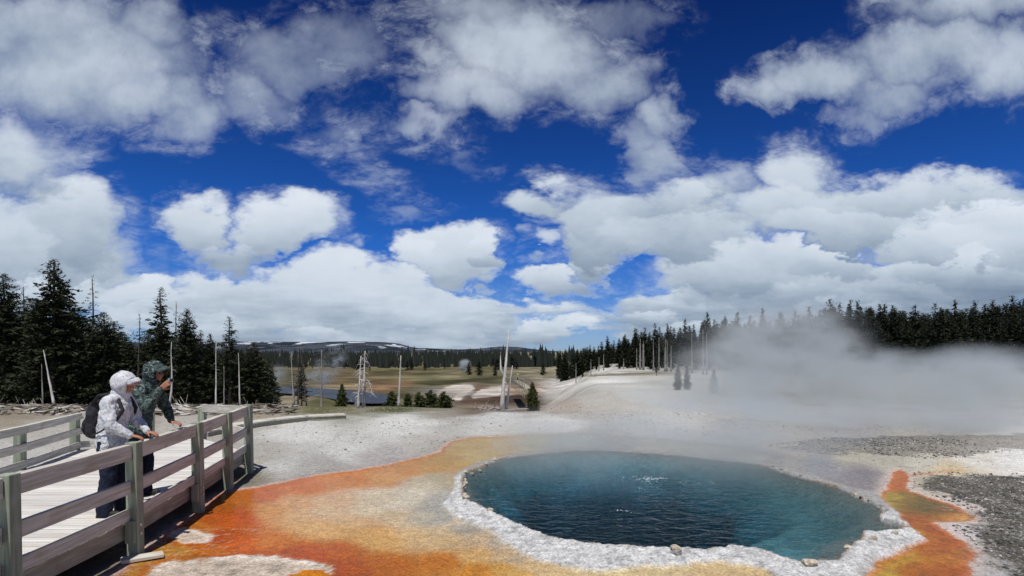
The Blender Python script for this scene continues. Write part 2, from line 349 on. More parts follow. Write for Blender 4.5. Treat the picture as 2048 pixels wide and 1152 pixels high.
    MS = [(1150,884,(178,174,160)),(1060,882,(192,178,140)),(1000,888,(192,168,118)),(940,890,(186,150,78)),(905,920,(180,138,66)),(955,905,(186,156,90)),(880,938,(188,135,62)),(820,940,(196,130,60)),(760,955,(202,146,88)),(700,955,(206,128,66)),(620,968,(200,110,52)),(545,985,(190,100,52)),(485,990,(190,104,40)),(440,1005,(172,92,34)),
     (470,1035,(190,86,36)),(500,1030,(184,82,44)),(450,1070,(180,82,30)),(500,1085,(206,96,28)),(430,1040,(176,84,30)),(560,1020,(206,146,94)),(600,1000,(206,160,118)),(660,1000,(208,176,140)),(740,990,(208,194,170)),(820,985,(208,198,180)),(850,965,(200,190,165)),(620,1050,(208,166,116)),(700,1040,(206,172,128)),(780,1030,(204,184,150)),(840,1030,(190,182,165)),
     (560,1085,(202,116,50)),(620,1100,(184,88,22)),(680,1098,(188,96,26)),(760,1080,(205,160,104)),(830,1070,(205,174,128)),(880,1085,(205,178,134)),(950,1112,(206,166,112)),(880,1125,(190,112,30)),(960,1140,(194,124,40)),(1010,1135,(200,150,84)),(1060,1148,(202,158,96)),(780,1130,(186,104,24)),(700,1135,(176,88,16)),(720,1180,(176,90,20)),(900,1200,(190,110,30)),(1100,1152,(206,184,144)),(1300,1150,(206,186,148)),(1450,1142,(206,182,140)),
     (420,1095,(188,104,34)),(370,1100,(186,130,66)),(320,1140,(176,122,62)),(300,1160,(160,120,70)),(400,1060,(190,130,70)),(870,990,(172,170,164)),(860,1015,(168,166,160)),(885,1040,(166,164,158)),(930,1062,(168,162,154)),(985,1090,(176,166,152)),(1030,1118,(186,172,150)),(885,955,(180,170,140)),(640,1015,(208,180,146)),(600,1025,(208,170,126)),(720,1015,(208,192,166)),(790,1010,(208,198,180)),(900,1050,(196,182,160)),(880,1062,(200,178,144)),(950,1085,(202,180,148)),(1010,1118,(202,176,136)),(1080,1138,(206,180,138)),(1180,1150,(208,190,152)),(1240,1155,(206,190,152)),(680,1062,(208,164,112)),(740,1065,(206,158,104)),(1300,882,(180,174,158)),(1430,893,(172,165,150)),(1250,888,(170,166,158))]
    M_ = idw(MS, .84)[near]; sat_ = ss(.62, .97, 1 - M_[:, 2] / np.maximum(M_[:, 0], .01))[:, None]; M_ = M_ * ((1 - sat_) * np.array([1, .99, .90]) + sat_ * np.array([.97, 1.04, .62]))
    Cn = C[near]; wet = np.zeros(X.shape); wn = wet[near]
    def over(c, col, w): return c * (1 - w[:, None]) + np.asarray(col) * w[:, None]
    n1 = fbm(xn, yn, 5, 4, 71); n2 = fbm(xn, yn, 16, 3, 72); n3 = fbm(xn, yn, 1.6, 4, 73)
    # dark gravel fields
    for wp in (WGRAV, WGRAV2):
        sg = sdf(wp, xn + jx * .9 + jfx, yn + jy * .9 + jfy); g = 1 - ss(-.12, .12, sg + n3 * 1.1 + n1 * .4)
        gc = np.array(S((104, 101, 93), .8))[None] * (1 + n1[:, None] * 1.1); gg = grav[near]; gg = np.maximum(gg, g * (1 if wp is WGRAV else .8)); grav[near] = gg
        Cn = over(Cn, gc, g * (1 if wp is WGRAV else .55))
    # mat
    wob = 1 + n1[:, None] * .12 + n2[:, None] * .16
    line = np.exp(-((sm - .01) / .045) ** 2) * ss(3, 9, yn) ; line2 = np.exp(-((sm - .09) / .05) ** 2)
    mm = 1 - ss(-.03, .03, sm)
    Cn = over(Cn, S((150, 143, 138), .8), .6 * np.exp(-(np.maximum(sm, 0) / .35) ** 2) * (sm > 0))
    Cn = over(Cn, M_ * wob, mm); wn = np.maximum(wn, mm * .9)
    lw = ss(1180, 1000, px[near]) * ss(-.3, .05, n3 + .1)
    Cn = over(Cn, S((226, 190, 172), .85), line2 * .55 * lw * (sm > -.05)); Cn = over(Cn, S((196, 112, 80), .85), line * .7 * lw)
    # pale crusts in the mat
    for wp, ww in ((WISLE, 1.0), (WISLE2, .9)):
        si = sdf(wp, xn + jx * .8 + jfx * 1.5, yn + jy * .8 + jfy * 1.5); g = (1 - ss(-.02, .04, si)) * ww
        ic = over(np.tile(S((196, 182, 166), .88), (len(xn), 1)) * (1 + n2[:, None] * .5), S((228, 222, 215), .9), np.exp(-((si + .05) / .07) ** 2) * .9 * ss(-.16, .12, n2 + n1 * .5))
        ic = over(ic, S((120, 112, 100), .85), ss(.02, .16, n1) * .45 * (si < -.22))
        Cn = over(Cn, ic, g); wn = wn * (1 - g * .8)
        ring = np.exp(-((si - .10) / .08) ** 2) * mm; Cn = over(Cn, S((172, 74, 18), .84), ring * .55)
    vein = ss(.035, .0, np.abs(n1 + n2 * .3)) * ss(-3.1, -3.7, xn) * (yn < 8.2) * mm
    Cn = over(Cn, S((222, 205, 190), .85), np.clip(vein, 0, 1) * .45)
    ssp = sdf(WSPOT, xn + jfx * 2, yn + jfy * 2); Cn = over(Cn, np.array(S((196, 122, 30), .84)) * wob, 1 - ss(-.02, .03, ssp))
    # right runoff
    RS = [(1800,955,(190,104,58)),(1790,970,(190,100,50)),(1830,990,(118,92,56)),(1870,1010,(110,88,50)),(1900,1015,(140,92,46)),(1800,990,(140,105,60)),(1770,995,(185,150,90)),(1920,1035,(196,120,74)),(1940,1040,(215,165,140)),(1830,1040,(172,92,30)),(1870,1060,(168,84,34)),(1900,1090,(176,90,40)),(1930,1110,(186,110,64)),(1860,1100,(176,96,34)),(1810,1110,(190,136,70)),(1840,1140,(180,100,30)),(1780,1145,(196,150,84)),(1900,1150,(176,90,34)),(1815,1075,(188,130,60)),(1890,985,(196,110,66)),(1830,975,(196,104,56))]
    Rc = idw(RS, .84)[near] * np.array([.90, 1.04, .42])
    rr = 1 - ss(-.03, .03, srun); ro = np.exp(-(np.maximum(srun, 0) / .16) ** 2) * (srun > 0) * (xn > 4.2)
    Cn = over(Cn, S((205, 190, 180), .85), ro * .85 * ss(-.3, .1, n1 + .12)); Cn = over(Cn, Rc * (1 + n1[:, None] * .45 + n2[:, None] * .5), rr); wn = np.maximum(wn, rr * .8)
    Cn = over(Cn, S((200, 116, 70), .85), np.exp(-((srun + .02) / .04) ** 2) * .6)
    # thin orange thread along the far white strip
    th = np.exp(-((py[near] - 945 + 6 * np.sin(px[near] * .02)) / 3.0) ** 2) * ss(1800, 1830, px[near]) * ss(1960, 1900, px[near]); Cn = over(Cn, S((196, 130, 76), .85), th * .8 * ss(-.2, .1, n2))
    # rim crust
    pit = ss(.05, .22, -n2 - n1 * .4)
    rc = np.tile(S((206, 207, 206), .88), (len(xn), 1)) * (1 + cr2[:, None] * .5); rc = over(rc, S((132, 134, 137), .84), pit * .55)
    rc = over(rc, S((150, 148, 146), .84), backk * .8)
    Cn = over(Cn, rc, rim); wn = wn * (1 - rim)
    eb = np.exp(-(np.abs(sp) / .035) ** 2) * ss(-.12, .12, n1); Cn = over(Cn, S((150, 112, 66), .8), eb * .8)
    # basin
    bc = np.tile(np.array((.50, .53, .51)), (len(xn), 1)) * (1 + n1[:, None] * .5)
    bc = over(bc, (.20, .215, .20), ss(2.6, 4.6, xn + n3 * 2) * .85)
    bc = over(bc, (.30, .32, .30), ss(.6, -.6, xn + n3) * .6)
    bc = over(bc, (.085, .10, .095), np.exp(-(q / .55) ** 2) * .9)
    Cn = np.where(ins[:, None], bc, Cn); wn = np.where(ins, 0, wn)
    wet[near] = wn; C[near] = np.clip(Cn, .01, .86)
    for pl, cc in (([(871,784),(903,770),(929,768),(945,771),(949,777),(919,800),(903,800),(916,785),(880,787)], (215, 208, 196)), ([(941,792),(964,778),(1003,776),(1008,784),(977,802),(948,800)], (222, 216, 206)), ([(1015,776),(1060,774),(1060,786),(1010,788)], (160, 142, 122)), ([(935,797),(1070,788),(1075,806),(920,808)], (92, 76, 62)), ([(1085,752),(1400,742),(1400,746),(1085,757)], (120, 116, 98)), ([(690,786),(745,770),(820,762),(830,768),(770,782),(700,792)], (134, 108, 78)), ([(830,765),(1010,752),(1015,757),(860,772)], (86, 84, 56))):
        pl = np.array(pl, float); jq = fbm(X, Y, .5, 3, 66) * 7; w_ = (1 - ss(-1.5, 1.5, sdf(pl, px + jq, py + jq * .4))) * (Y > 60); C = C * (1 - w_[..., None]) + np.array(S(cc, .95)) * w_[..., None]
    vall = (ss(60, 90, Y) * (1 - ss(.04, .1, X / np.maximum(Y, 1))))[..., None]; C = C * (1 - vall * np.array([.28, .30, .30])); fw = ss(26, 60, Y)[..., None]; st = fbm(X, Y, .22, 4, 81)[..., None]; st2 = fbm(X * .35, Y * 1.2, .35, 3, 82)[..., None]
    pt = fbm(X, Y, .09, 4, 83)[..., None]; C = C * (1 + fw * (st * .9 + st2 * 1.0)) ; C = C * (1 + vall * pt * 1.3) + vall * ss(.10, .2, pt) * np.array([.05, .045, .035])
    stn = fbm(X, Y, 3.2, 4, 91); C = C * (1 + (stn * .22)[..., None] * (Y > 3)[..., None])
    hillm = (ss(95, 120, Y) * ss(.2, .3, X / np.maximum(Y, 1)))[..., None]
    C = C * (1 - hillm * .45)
    return z, np.clip(C, .008, .86), wet, grav
def tz(x, y): return float(terrain(np.array([x]), np.array([y]))[0])
def hit(px, py, d0=18.0, d1=600.0):     # where the line of sight meets the ground
    ds = np.geomspace(d0, d1, 1500); xs = (px - HX) / F * ds; zs = CAMZ - (py - HY) / F * ds
    g = terrain(xs, ds); i = np.nonzero(g >= zs)[0]
    k = i[0] if len(i) else int(np.argmin(zs - g))
    return float(xs[k]), float(ds[k]), float(g[k])

def axis(lo, hi, step, far_lo, far_hi, g):
    a = list(np.arange(lo, hi, step)); s = step; v = a[-1]; up = []
    while v < far_hi: s = min(s * g, 120); v += s; up.append(v)
    s = step; v = lo; dn = []
    while v > far_lo: s = min(s * g, 120); v -= s; dn.append(v)
    return np.array(dn[::-1] + a + up)
gx = axis(-6.8, 11.6, .034, -3500, 3500, 1.045); gy = axis(5.2, 15.6, .032, -60, 4500, 1.014)
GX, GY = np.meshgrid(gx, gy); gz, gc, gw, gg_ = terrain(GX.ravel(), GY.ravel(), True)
nx, ny = len(gx), len(gy); idx = np.arange(nx * ny).reshape(ny, nx)
FQ = np.stack([idx[:-1, :-1], idx[:-1, 1:], idx[1:, 1:], idx[1:, :-1]], -1).reshape(-1, 4)

def newmat(name):
    m = bpy.data.materials.new(name); m.use_nodes = True; t = NT(m.node_tree); t.n.clear()
    out = t.node('ShaderNodeOutputMaterial'); return m, t, out
def pbsdf(t, out, col, rough=.8, bump=None, bstr=.3, bdist=.02, spec=.3, **kw):
    b = t.node('ShaderNodeBsdfPrincipled'); t.put(b.inputs['Base Color'], col); t.put(b.inputs['Roughness'], rough)
    t.put(b.inputs['Specular IOR Level'], spec)
    for k_, v_ in kw.items(): t.put(b.inputs[k_], v_)
    if bump is not None:
        bn = t.node('ShaderNodeBump', {'Height': bump}); bn.inputs['Strength'].default_value = bstr; bn.inputs['Distance'].default_value = bdist
        t.l.new(bn.outputs[0], b.inputs['Normal'])
    t.l.new(b.outputs[0], out.inputs[0]); return b

gm, t, out = newmat('sinter_ground')
at = t.node('ShaderNodeAttribute', attribute_name='Col'); aw = t.node('ShaderNodeAttribute', attribute_name='wet')
geo = t.node('ShaderNodeNewGeometry'); pos = geo.outputs['Position']
na = t.noise(pos, 38, 5, .65); nb = t.noise(pos, 9, 5, .6); nc = t.noise(pos, 110, 3, .6)
f1 = t.mr(na, .3, .7, .62, 1.30); f2 = t.mr(nb, .25, .75, .80, 1.18)
col = t.v('SCALE', t.v('SCALE', at.outputs['Color'], scale=f1), scale=f2)
dark = t.mr(t.noise(pos, 3.1, 8, .74), .58, .66, 0, .60)
dark = t.m('MULTIPLY', dark, t.m('SUBTRACT', 1, aw.outputs['Fac']))
col = t.mix(dark, col, (.10, .095, .085))
wsp = t.m('MULTIPLY', t.mr(t.m('ADD', t.noise(pos, 46, 4, .7), t.m('MULTIPLY_ADD', t.noise(pos, .9, 3, .5), .5, -.25)), .50, .60, 0, .42), aw.outputs['Fac']); col = t.mix(wsp, col, t.v('MULTIPLY', col, (.62, .48, .35)))
ag = t.node('ShaderNodeAttribute', attribute_name='grav')
spk = t.mr(t.m('ADD', t.noise(pos, 17, 6, .72), t.m('MULTIPLY_ADD', t.noise(pos, 1.7, 3, .5), .30, -.15)), .545, .60); col = t.mix(t.m('MULTIPLY', spk, t.m('MULTIPLY', ag.outputs['Fac'], .85)), col, (.42, .41, .38))
dk2 = t.mr(t.noise(t.v('ADD', pos, (5, 5, 5)), 24, 4, .7), .50, .60); col = t.mix(t.m('MULTIPLY', dk2, t.m('MULTIPLY', ag.outputs['Fac'], .7)), col, (.035, .034, .032))
hgt = t.m('ADD', t.m('MULTIPLY', na, .6), t.m('ADD', t.m('MULTIPLY', nb, .7), t.m('MULTIPLY', nc, .2)))
hgt = t.m('MULTIPLY', hgt, t.m('SUBTRACT', 1, t.m('MULTIPLY', aw.outputs['Fac'], .93)))
pbsdf(t, out, col, t.mr(aw.outputs['Fac'], 0, 1, .95, .13, False), hgt, .55, .035, t.mr(aw.outputs['Fac'], 0, 1, .08, .07, False))
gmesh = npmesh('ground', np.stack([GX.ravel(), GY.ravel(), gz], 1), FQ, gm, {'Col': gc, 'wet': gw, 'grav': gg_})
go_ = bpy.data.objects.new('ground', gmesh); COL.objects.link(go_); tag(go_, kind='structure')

# ---- pool water: closed body of tinted water with rippled surface
wm, t, out = newmat('spring_water')
geo = t.node('ShaderNodeNewGeometry'); pos = geo.outputs['Position']
pw = t.v('MULTIPLY', pos, (1.0, 1.5, 1.0))
h1 = t.noise(pw, 3.6, 3, .5, .6); h2 = t.noise(pw, 9, 2, .5, .3)
hh = t.m('ADD', h1, t.m('MULTIPLY', h2, .35))
bn = t.node('ShaderNodeBump', {'Height': hh}); bn.inputs['Strength'].default_value = 1.0; bn.inputs['Distance'].default_value = .058
gl = t.node('ShaderNodeBsdfGlossy', {'Color': (.8, .85, .9), 'Roughness': .05, 'Normal': bn.outputs[0]})
tr = t.node('ShaderNodeBsdfTransparent', {'Color': (.95, .98, 1)})
fr = t.node('ShaderNodeFresnel', {'IOR': 1.33, 'Normal': bn.outputs[0]})
df = t.node('ShaderNodeBsdfDiffuse', {'Color': (.035, .14, .17), 'Normal': bn.outputs[0]})
m0 = t.node('ShaderNodeMixShader', {0: .055, 1: tr.outputs[0], 2: df.outputs[0]})
mx = t.node('ShaderNodeMixShader', {0: t.m('MULTIPLY', t.m('POWER', fr.outputs[0], 1.6), .62, clamp=True), 1: m0.outputs[0], 2: gl.outputs[0]})
va = t.node('ShaderNodeVolumeAbsorption', {'Color': (.17, .62, .72), 'Density': 1.35})
t.l.new(mx.outputs[0], out.inputs[0]); t.l.new(va.outputs[0], out.inputs[1])
pc = WPOOL.mean(0); ring = [pc + (p - pc) * 1.0 + (p - pc) / np.linalg.norm(p - pc) * .12 for p in WPOOL]
mb = MB(); n = len(ring)
mb.add([(p[0], p[1], WATERZ) for p in ring] + [(p[0], p[1], -9) for p in ring], [tuple(range(n)), tuple(range(2 * n - 1, n - 1, -1))] + [(i, n + i, n + (i + 1) % n, (i + 1) % n) for i in range(n)])
wobj = mb.build('pool_water', wm); tag(wobj, kind='structure')
bmx = bmesh.new(); bmx.from_mesh(wobj.data); bmesh.ops.recalc_face_normals(bmx, faces=bmx.faces); bmx.to_mesh(wobj.data); bmx.free()

# ---- river in the valley
rm, t, out = newmat('river_water')
geo = t.node('ShaderNodeNewGeometry'); h = t.noise(t.v('MULTIPLY', geo.outputs['Position'], (.5, 1.4, 1)), 1.2, 4, .6)
pbsdf(t, out, t.mix(t.mr(h, .45, .65), (.014, .018, .026), (.045, .055, .075)), .35, h, .6, .2, .10)
def sheet(name, pts, mat, dz, thick=0):
    P3 = [hit(x, y, 80) for x, y in pts]; mb = MB(); m = len(P3) // 2
    vs = [(x, y, z + dz) for x, y, z in P3]
    mb.add(vs, [(i, i + 1, len(P3) - 2 - i, len(P3) - 1 - i) for i in range(m - 1)])
    return mb.build(name, mat)
rz = -5.75
def river(pts):
    P3 = [((x - HX) / F * (CAMZ - rz) * F / (y - HY), (CAMZ - rz) * F / (y - HY), rz) for x, y in pts]; m = len(P3) // 2
    mb = MB(); mb.add(P3, [(i, i + 1, len(P3) - 2 - i, len(P3) - 1 - i) for i in range(m - 1)]); return mb.build('river', rm)
tag(river([(470,772),(560,773),(640,776),(700,781),(745,784),(785,793),(800,806),(740,807),(690,803),(640,793),(560,786),(470,786)]), kind='structure')

# ---- hills
hm, t, out = newmat('burnt_hillside')
geo = t.node('ShaderNodeNewGeometry'); pos = geo.outputs['Position']
n1 = t.noise(t.v('MULTIPLY', pos, (1, .4, 3.0)), .012, 8, .65); n2 = t.noise(t.v('MULTIPLY', pos, (1, .3, 1.4)), .05, 5, .7)
at = t.node('ShaderNodeAttribute', attribute_name='snow')
c = t.mix(t.mr(n1, .38, .62), (.012, .018, .022), (.075, .088, .115)); c = t.mix(t.mr(n2, .42, .60, 0, .6), c, (.02, .026, .034))
snow = t.m('MULTIPLY', at.outputs['Fac'], t.mr(t.noise(t.v('MULTIPLY', pos, (.7, .3, 2.6)), .022, 6, .62), .57, .62))
c = t.mix(snow, c, (.62, .66, .72)); pbsdf(t, out, c, .95, n2, .6, 3, .05)
def ridge(name, dist, prof, depth, base, seed, rough=1.5):
    xs = np.linspace(prof[0][0], prof[-1][0], 500); top = np.interp(xs, [p[0] for p in prof], [p[1] for p in prof])
    rows = 40; Vv = []; sn = []
    for j in range(rows):
        tt = j / (rows - 1); dd = dist - depth * (1 - tt); wx = (xs - HX) / F * dist
        ztop = CAMZ - (top - HY) / F * dist
        zz = base + (ztop - base) * (ss(0, 1, np.full_like(xs, tt ** .8)) * .85 + .15 * tt) + fbm(wx, np.full_like(wx, dd), .006, 4, seed) * (ztop - base) * .5 * math.sin(math.pi * tt)
        if j == rows - 1: zz = zz + fbm(wx, wx * 0, .05, 3, seed + 1) * rough * 2
        Vv.append(np.stack([wx, np.full_like(wx, dd), zz], 1)); sn.append(np.full_like(wx, ss(.35, .75, np.array([tt]))[0]) * ss(950, 820, xs))
    back = Vv[-1].copy(); back[:, 1] += depth; back[:, 2] = base - 20; Vv.append(back); sn.append(sn[-1] * 0)
    Vv = np.concatenate(Vv); ii = np.arange(len(Vv)).reshape(rows + 1, 500)
    f = np.stack([ii[:-1, :-1], ii[:-1, 1:], ii[1:, 1:], ii[1:, :-1]], -1).reshape(-1, 4)
    o = bpy.data.objects.new(name, npmesh(name, Vv, f, hm, {'snow': np.concatenate(sn)})); COL.objects.link(o); tag(o, kind='structure')
ridge('hills', 1900, [(-900,690),(-200,688),(250,685),(500,684),(620,684),(700,683),(770,684),(800,687),(822,694),(850,699),(930,704),(1000,712),(1100,722)], 700, -10, 3)
ridge('hills', 3000, [(700,700),(820,695),(870,697),(920,699),(960,697),(1000,693),(1035,694),(1080,700),(1150,706),(1300,716),(1800,720)], 900, -10, 8)

# ------------------------------------------------------------------ trees
def needle_mat(name, c0, c1):
    m, t, out = newmat(name); oi = t.node('ShaderNodeObjectInfo'); geo = t.node('ShaderNodeNewGeometry')
    n = t.noise(geo.outputs['Position'], 1.3, 4, .6)
    f = t.m('ADD', t.m('MULTIPLY', oi.outputs['Random'], .4), t.m('ADD', t.m('MULTIPLY', geo.outputs['Random Per Island'], .35), t.m('MULTIPLY', n, .4)), clamp=True)
    pbsdf(t, out, t.mix(f, c0, c1), .75, spec=.15); return m
NEED = needle_mat('pine_needles', (.008, .012, .006), (.044, .053, .026))
NEEDB = needle_mat('young_fir_needles', (.03, .045, .015), (.09, .10, .035))
NEEDF = needle_mat('far_needles', (.006, .010, .006), (.027, .034, .016))
NEEDW = needle_mat('distant_needles', (.004, .007, .006), (.013, .017, .012))
bk, t, out = newmat('grey_bark'); geo = t.node('ShaderNodeNewGeometry'); n = t.noise(t.v('MULTIPLY', geo.outputs['Position'], (1, 1, .25)), 9, 5, .6)
pbsdf(t, out, t.mix(n, (.05, .042, .036), (.14, .12, .10)), .9, n, .6, .03)
dw, t, out = newmat('bleached_deadwood'); geo = t.node('ShaderNodeNewGeometry'); n = t.noise(t.v('MULTIPLY', geo.outputs['Position'], (1, 1, .2)), 8, 5, .65)
pbsdf(t, out, t.mix(t.mr(n, .35, .7), (.68, .66, .62), (.32, .30, .27)), .85, n, .5, .03)
gd, t, out = newmat('grey_deadwood'); geo = t.node('ShaderNodeNewGeometry'); n = t.noise(t.v('MULTIPLY', geo.outputs['Position'], (1, 1, .2)), 6, 5, .65)
pbsdf(t, out, t.mix(t.mr(n, .35, .7), (.34, .33, .31), (.16, .15, .14)), .85, n, .5, .03)

def crown_mesh(name, seed, H=10, w=1.7, base=.15, levels=44, per=7, clumps=5, leaf=.26, mat=NEED, taper=.75, gap=.12, faces=5, round_top=.3):
    rg = np.random.RandomState(seed); C_ = []; N_ = []
    for i in range(levels):
        t_ = i / (levels - 1); z = H * (base + (1 - base) * t_)
        L0 = w * (1 - t_) ** taper * min(1, .45 + t_ * 3.0) + .12 + round_top * .3 * (1 - t_)
        lobe = 1 + .25 * math.sin(i * 1.7 + seed)
        for b in range(per if t_ < .85 else max(3, per - 2)):
            if rg.rand() < gap: continue
            a = rg.rand() * 6.283; L = L0 * lobe * (.55 + .6 * rg.rand())
            up = -.18 + .55 * t_ + rg.randn() * .1
            nk = max(2, int(clumps * L / max(w, .1) + 1.5))
            for k_ in range(nk):
                r = L * (.25 + .75 * (k_ + rg.rand() * .6) / nk)
                c = np.array([math.cos(a) * r, math.sin(a) * r, z + up * r - .10 * r * r / max(w, .5) + rg.randn() * .06])
                for q in range(faces): C_.append(c + rg.randn(3) * leaf * np.array([.42, .42, .30])); N_.append(a)
    for q in range(14): C_.append(np.array([rg.randn() * .04, rg.randn() * .04, H * (.965 + .045 * q / 14)])); N_.append(rg.rand() * 6.28)
    C_ = np.array(C_); n = len(C_); N_ = np.array(N_)
    a1 = N_ + rg.randn(n) * .8; el = rg.randn(n) * .45 + .1
    d = np.stack([np.cos(a1) * np.cos(el), np.sin(a1) * np.cos(el), np.sin(el)], 1)
    o = np.cross(d, rg.randn(n, 3)); o /= np.linalg.norm(o, axis=1)[:, None]
    s = (leaf * (.55 + .8 * rg.rand(n)))[:, None]
    s = s * (.35 + .65 * np.clip((H * 1.0 - C_[:, 2:3]) / (H * .35), 0, 1))
    Vv = np.stack([C_ - d * s * .7, C_ + o * s * .33, C_ + d * s * .9, C_ - o * s * .33], 1).reshape(-1, 3)
    return npmesh(name, Vv, np.arange(4 * n).reshape(-1, 4), mat, smooth=False)
def trunk_mesh(name, H=10, r=.13, seed=0, stubs=10, base=.2, mat=bk):
    rg = random.Random(seed); mb = MB(); pts = [(math.sin(i * .9 + seed) * .05, math.cos(i * .7 + seed) * .05, H * i / 8 * .985 - (.4 if i == 0 else 0)) for i in range(9)]
    mb.tube(pts, [r * (1.15 - i / 8) + .012 for i in range(9)], 7)
    for i in range(stubs):
        z = H * (.06 + rg.random() * .8); a = rg.random() * 6.28; L = .4 + rg.random() * 1.0 * (1 - z / H) + .2
        mb.tube([(0, 0, z), (math.cos(a) * L * .6, math.sin(a) * L * .6, z - .05), (math.cos(a) * L, math.sin(a) * L, z - .12 - .2 * rg.random())], [.022, .014, .006], 4)
    m = mb.mesh(name); m.materials.append(mat); m.shade_smooth(); return m

def tree_obj(name, loc, sc_, rz, tm, cm, label, group=None, cat='tree', lean=0):
    r = empty(name, loc, rz); r.scale = sc_ if hasattr(sc_, '__len__') else (sc_,) * 3; r.rotation_euler[0] = lean
    for nm, m in (('trunk', tm), ('crown', cm)):
        if m is None: continue
        o = bpy.data.objects.new(nm, m); COL.objects.link(o); o.parent = r
    return tag(r, label, cat, group)
DENSE = [(trunk_mesh('trunk', seed=i), crown_mesh('crown', 100 + i, w=1.75 + .25 * (i % 3), base=.06, levels=60, per=9, clumps=6, leaf=.19, faces=6, taper=.58)) for i in range(4)]
SLIM = [(trunk_mesh('trunk', seed=10 + i, r=.11, stubs=16), crown_mesh('crown', 200 + i, w=1.15, base=.22, levels=38, per=6, clumps=4, gap=.25, leaf=.17, faces=6)) for i in range(3)]
SPARSE = [(trunk_mesh('trunk', seed=20 + i, r=.10, stubs=46), crown_mesh('crown', 300 + i, w=1.3, base=.35, levels=22, per=4, clumps=3, gap=.5, leaf=.14, faces=4)) for i in range(2)]
FARM = [(trunk_mesh('trunk', seed=30 + i, r=.12, stubs=4), crown_mesh('crown', 400 + i, w=[1.5, 1.9, 1.25, 1.6, 2.1, 1.1][i], base=.07, levels=30, per=6, clumps=3, leaf=.40, faces=3, mat=NEEDF, taper=.9, round_top=.1)) for i in range(6)]
TINY = [(None, crown_mesh('crown', 500 + i, w=[1.7, 2.2, 1.5][i], base=.02, levels=12, per=5, clumps=2, leaf=.7, faces=2, mat=NEEDW)) for i in range(3)]
rt = random.Random(5)
def plant_tree(px, top, d, kind, name, label, group=None, wid=1.0, cat='tree', lean=0):
    x = (px - HX) / F * d; z = tz(x, d) - .05; ztop = CAMZ + (HY - top) / F * d; H = ztop - z
    if H < .3: return None
    s = H / 10.15; tm, cm = kind
    return tree_obj(name, (x, d, z), (s * wid, s * wid, s), rt.random() * 6.28, tm, cm, label, group, cat, lean)

LEFT = [(8,548,40,DENSE[0],1.32,'dark pine cropped by the left edge of the photo, tall and dense'),
 (47,566,44,SPARSE[0],1.0,'thin half bare pine squeezed between the leftmost pine and the broad tallest pine'),
 (107,518,38,DENSE[1],1.29,'tallest and broadest dark pine of the left grove'),
 (184,550,43,SPARSE[1],1.05,'nearly bare thin pine standing just right of the broad tallest pine'),
 (208,624,39,DENSE[2],1.44,'dense rounded dark pine behind the hiker in the white jacket'),
 (278,622,46,SPARSE[0],.95,'small sparse pine in the gap above the white hood'),
 (322,574,41,SLIM[0],1.32,'tall slender pine rising straight above the dark green hood'),
 (353,602,45,SPARSE[1],.9,'sparse thin topped pine just right of the slender pine above the dark hood'),
 (374,617,40,DENSE[3],1.15,'bushy dark pine above the hand held camera'),
 (401,660,42,SLIM[1],1.38,'narrow short pine right of the bushy pine above the camera'),
 (420,668,44,DENSE[0],1.03,'small dark pine behind the first upright bleached trunk'),
 (459,632,41,SLIM[2],1.45,'lone layered pine with a bare lower trunk near the left grove'),
 (507,684,42,DENSE[1],1.55,'low wide dark pine at the right end of the left grove'),
 (536,716,48,DENSE[2],1.2,'last small dark pine of the left grove next to the valley'),
 (482,700,46,DENSE[3],1.2,'low dark pine between the layered pine and the right end of the grove')]
for (px, top, d, kd, w, lb) in LEFT: plant_tree(px, top, d, kd, 'pine_tree', lb, wid=w)
for i in range(36):
    px = -60 + i * 16.6 + rt.uniform(-8, 8)
    top = np.interp(px, [-60, 0, 160, 240, 260, 300, 400, 450, 500, 560], [580, 605, 615, 650, 680, 645, 672, 700, 722, 765]) + rt.uniform(-6, 26)
    plant_tree(px, top, rt.uniform(46, 60), DENSE[i % 4], 'pine_tree', 'dark pine packed behind the front row of the left grove', 'pines filling the back of the left grove', wid=1.5)
# pines behind the platform, outside the left edge of the view, are left out

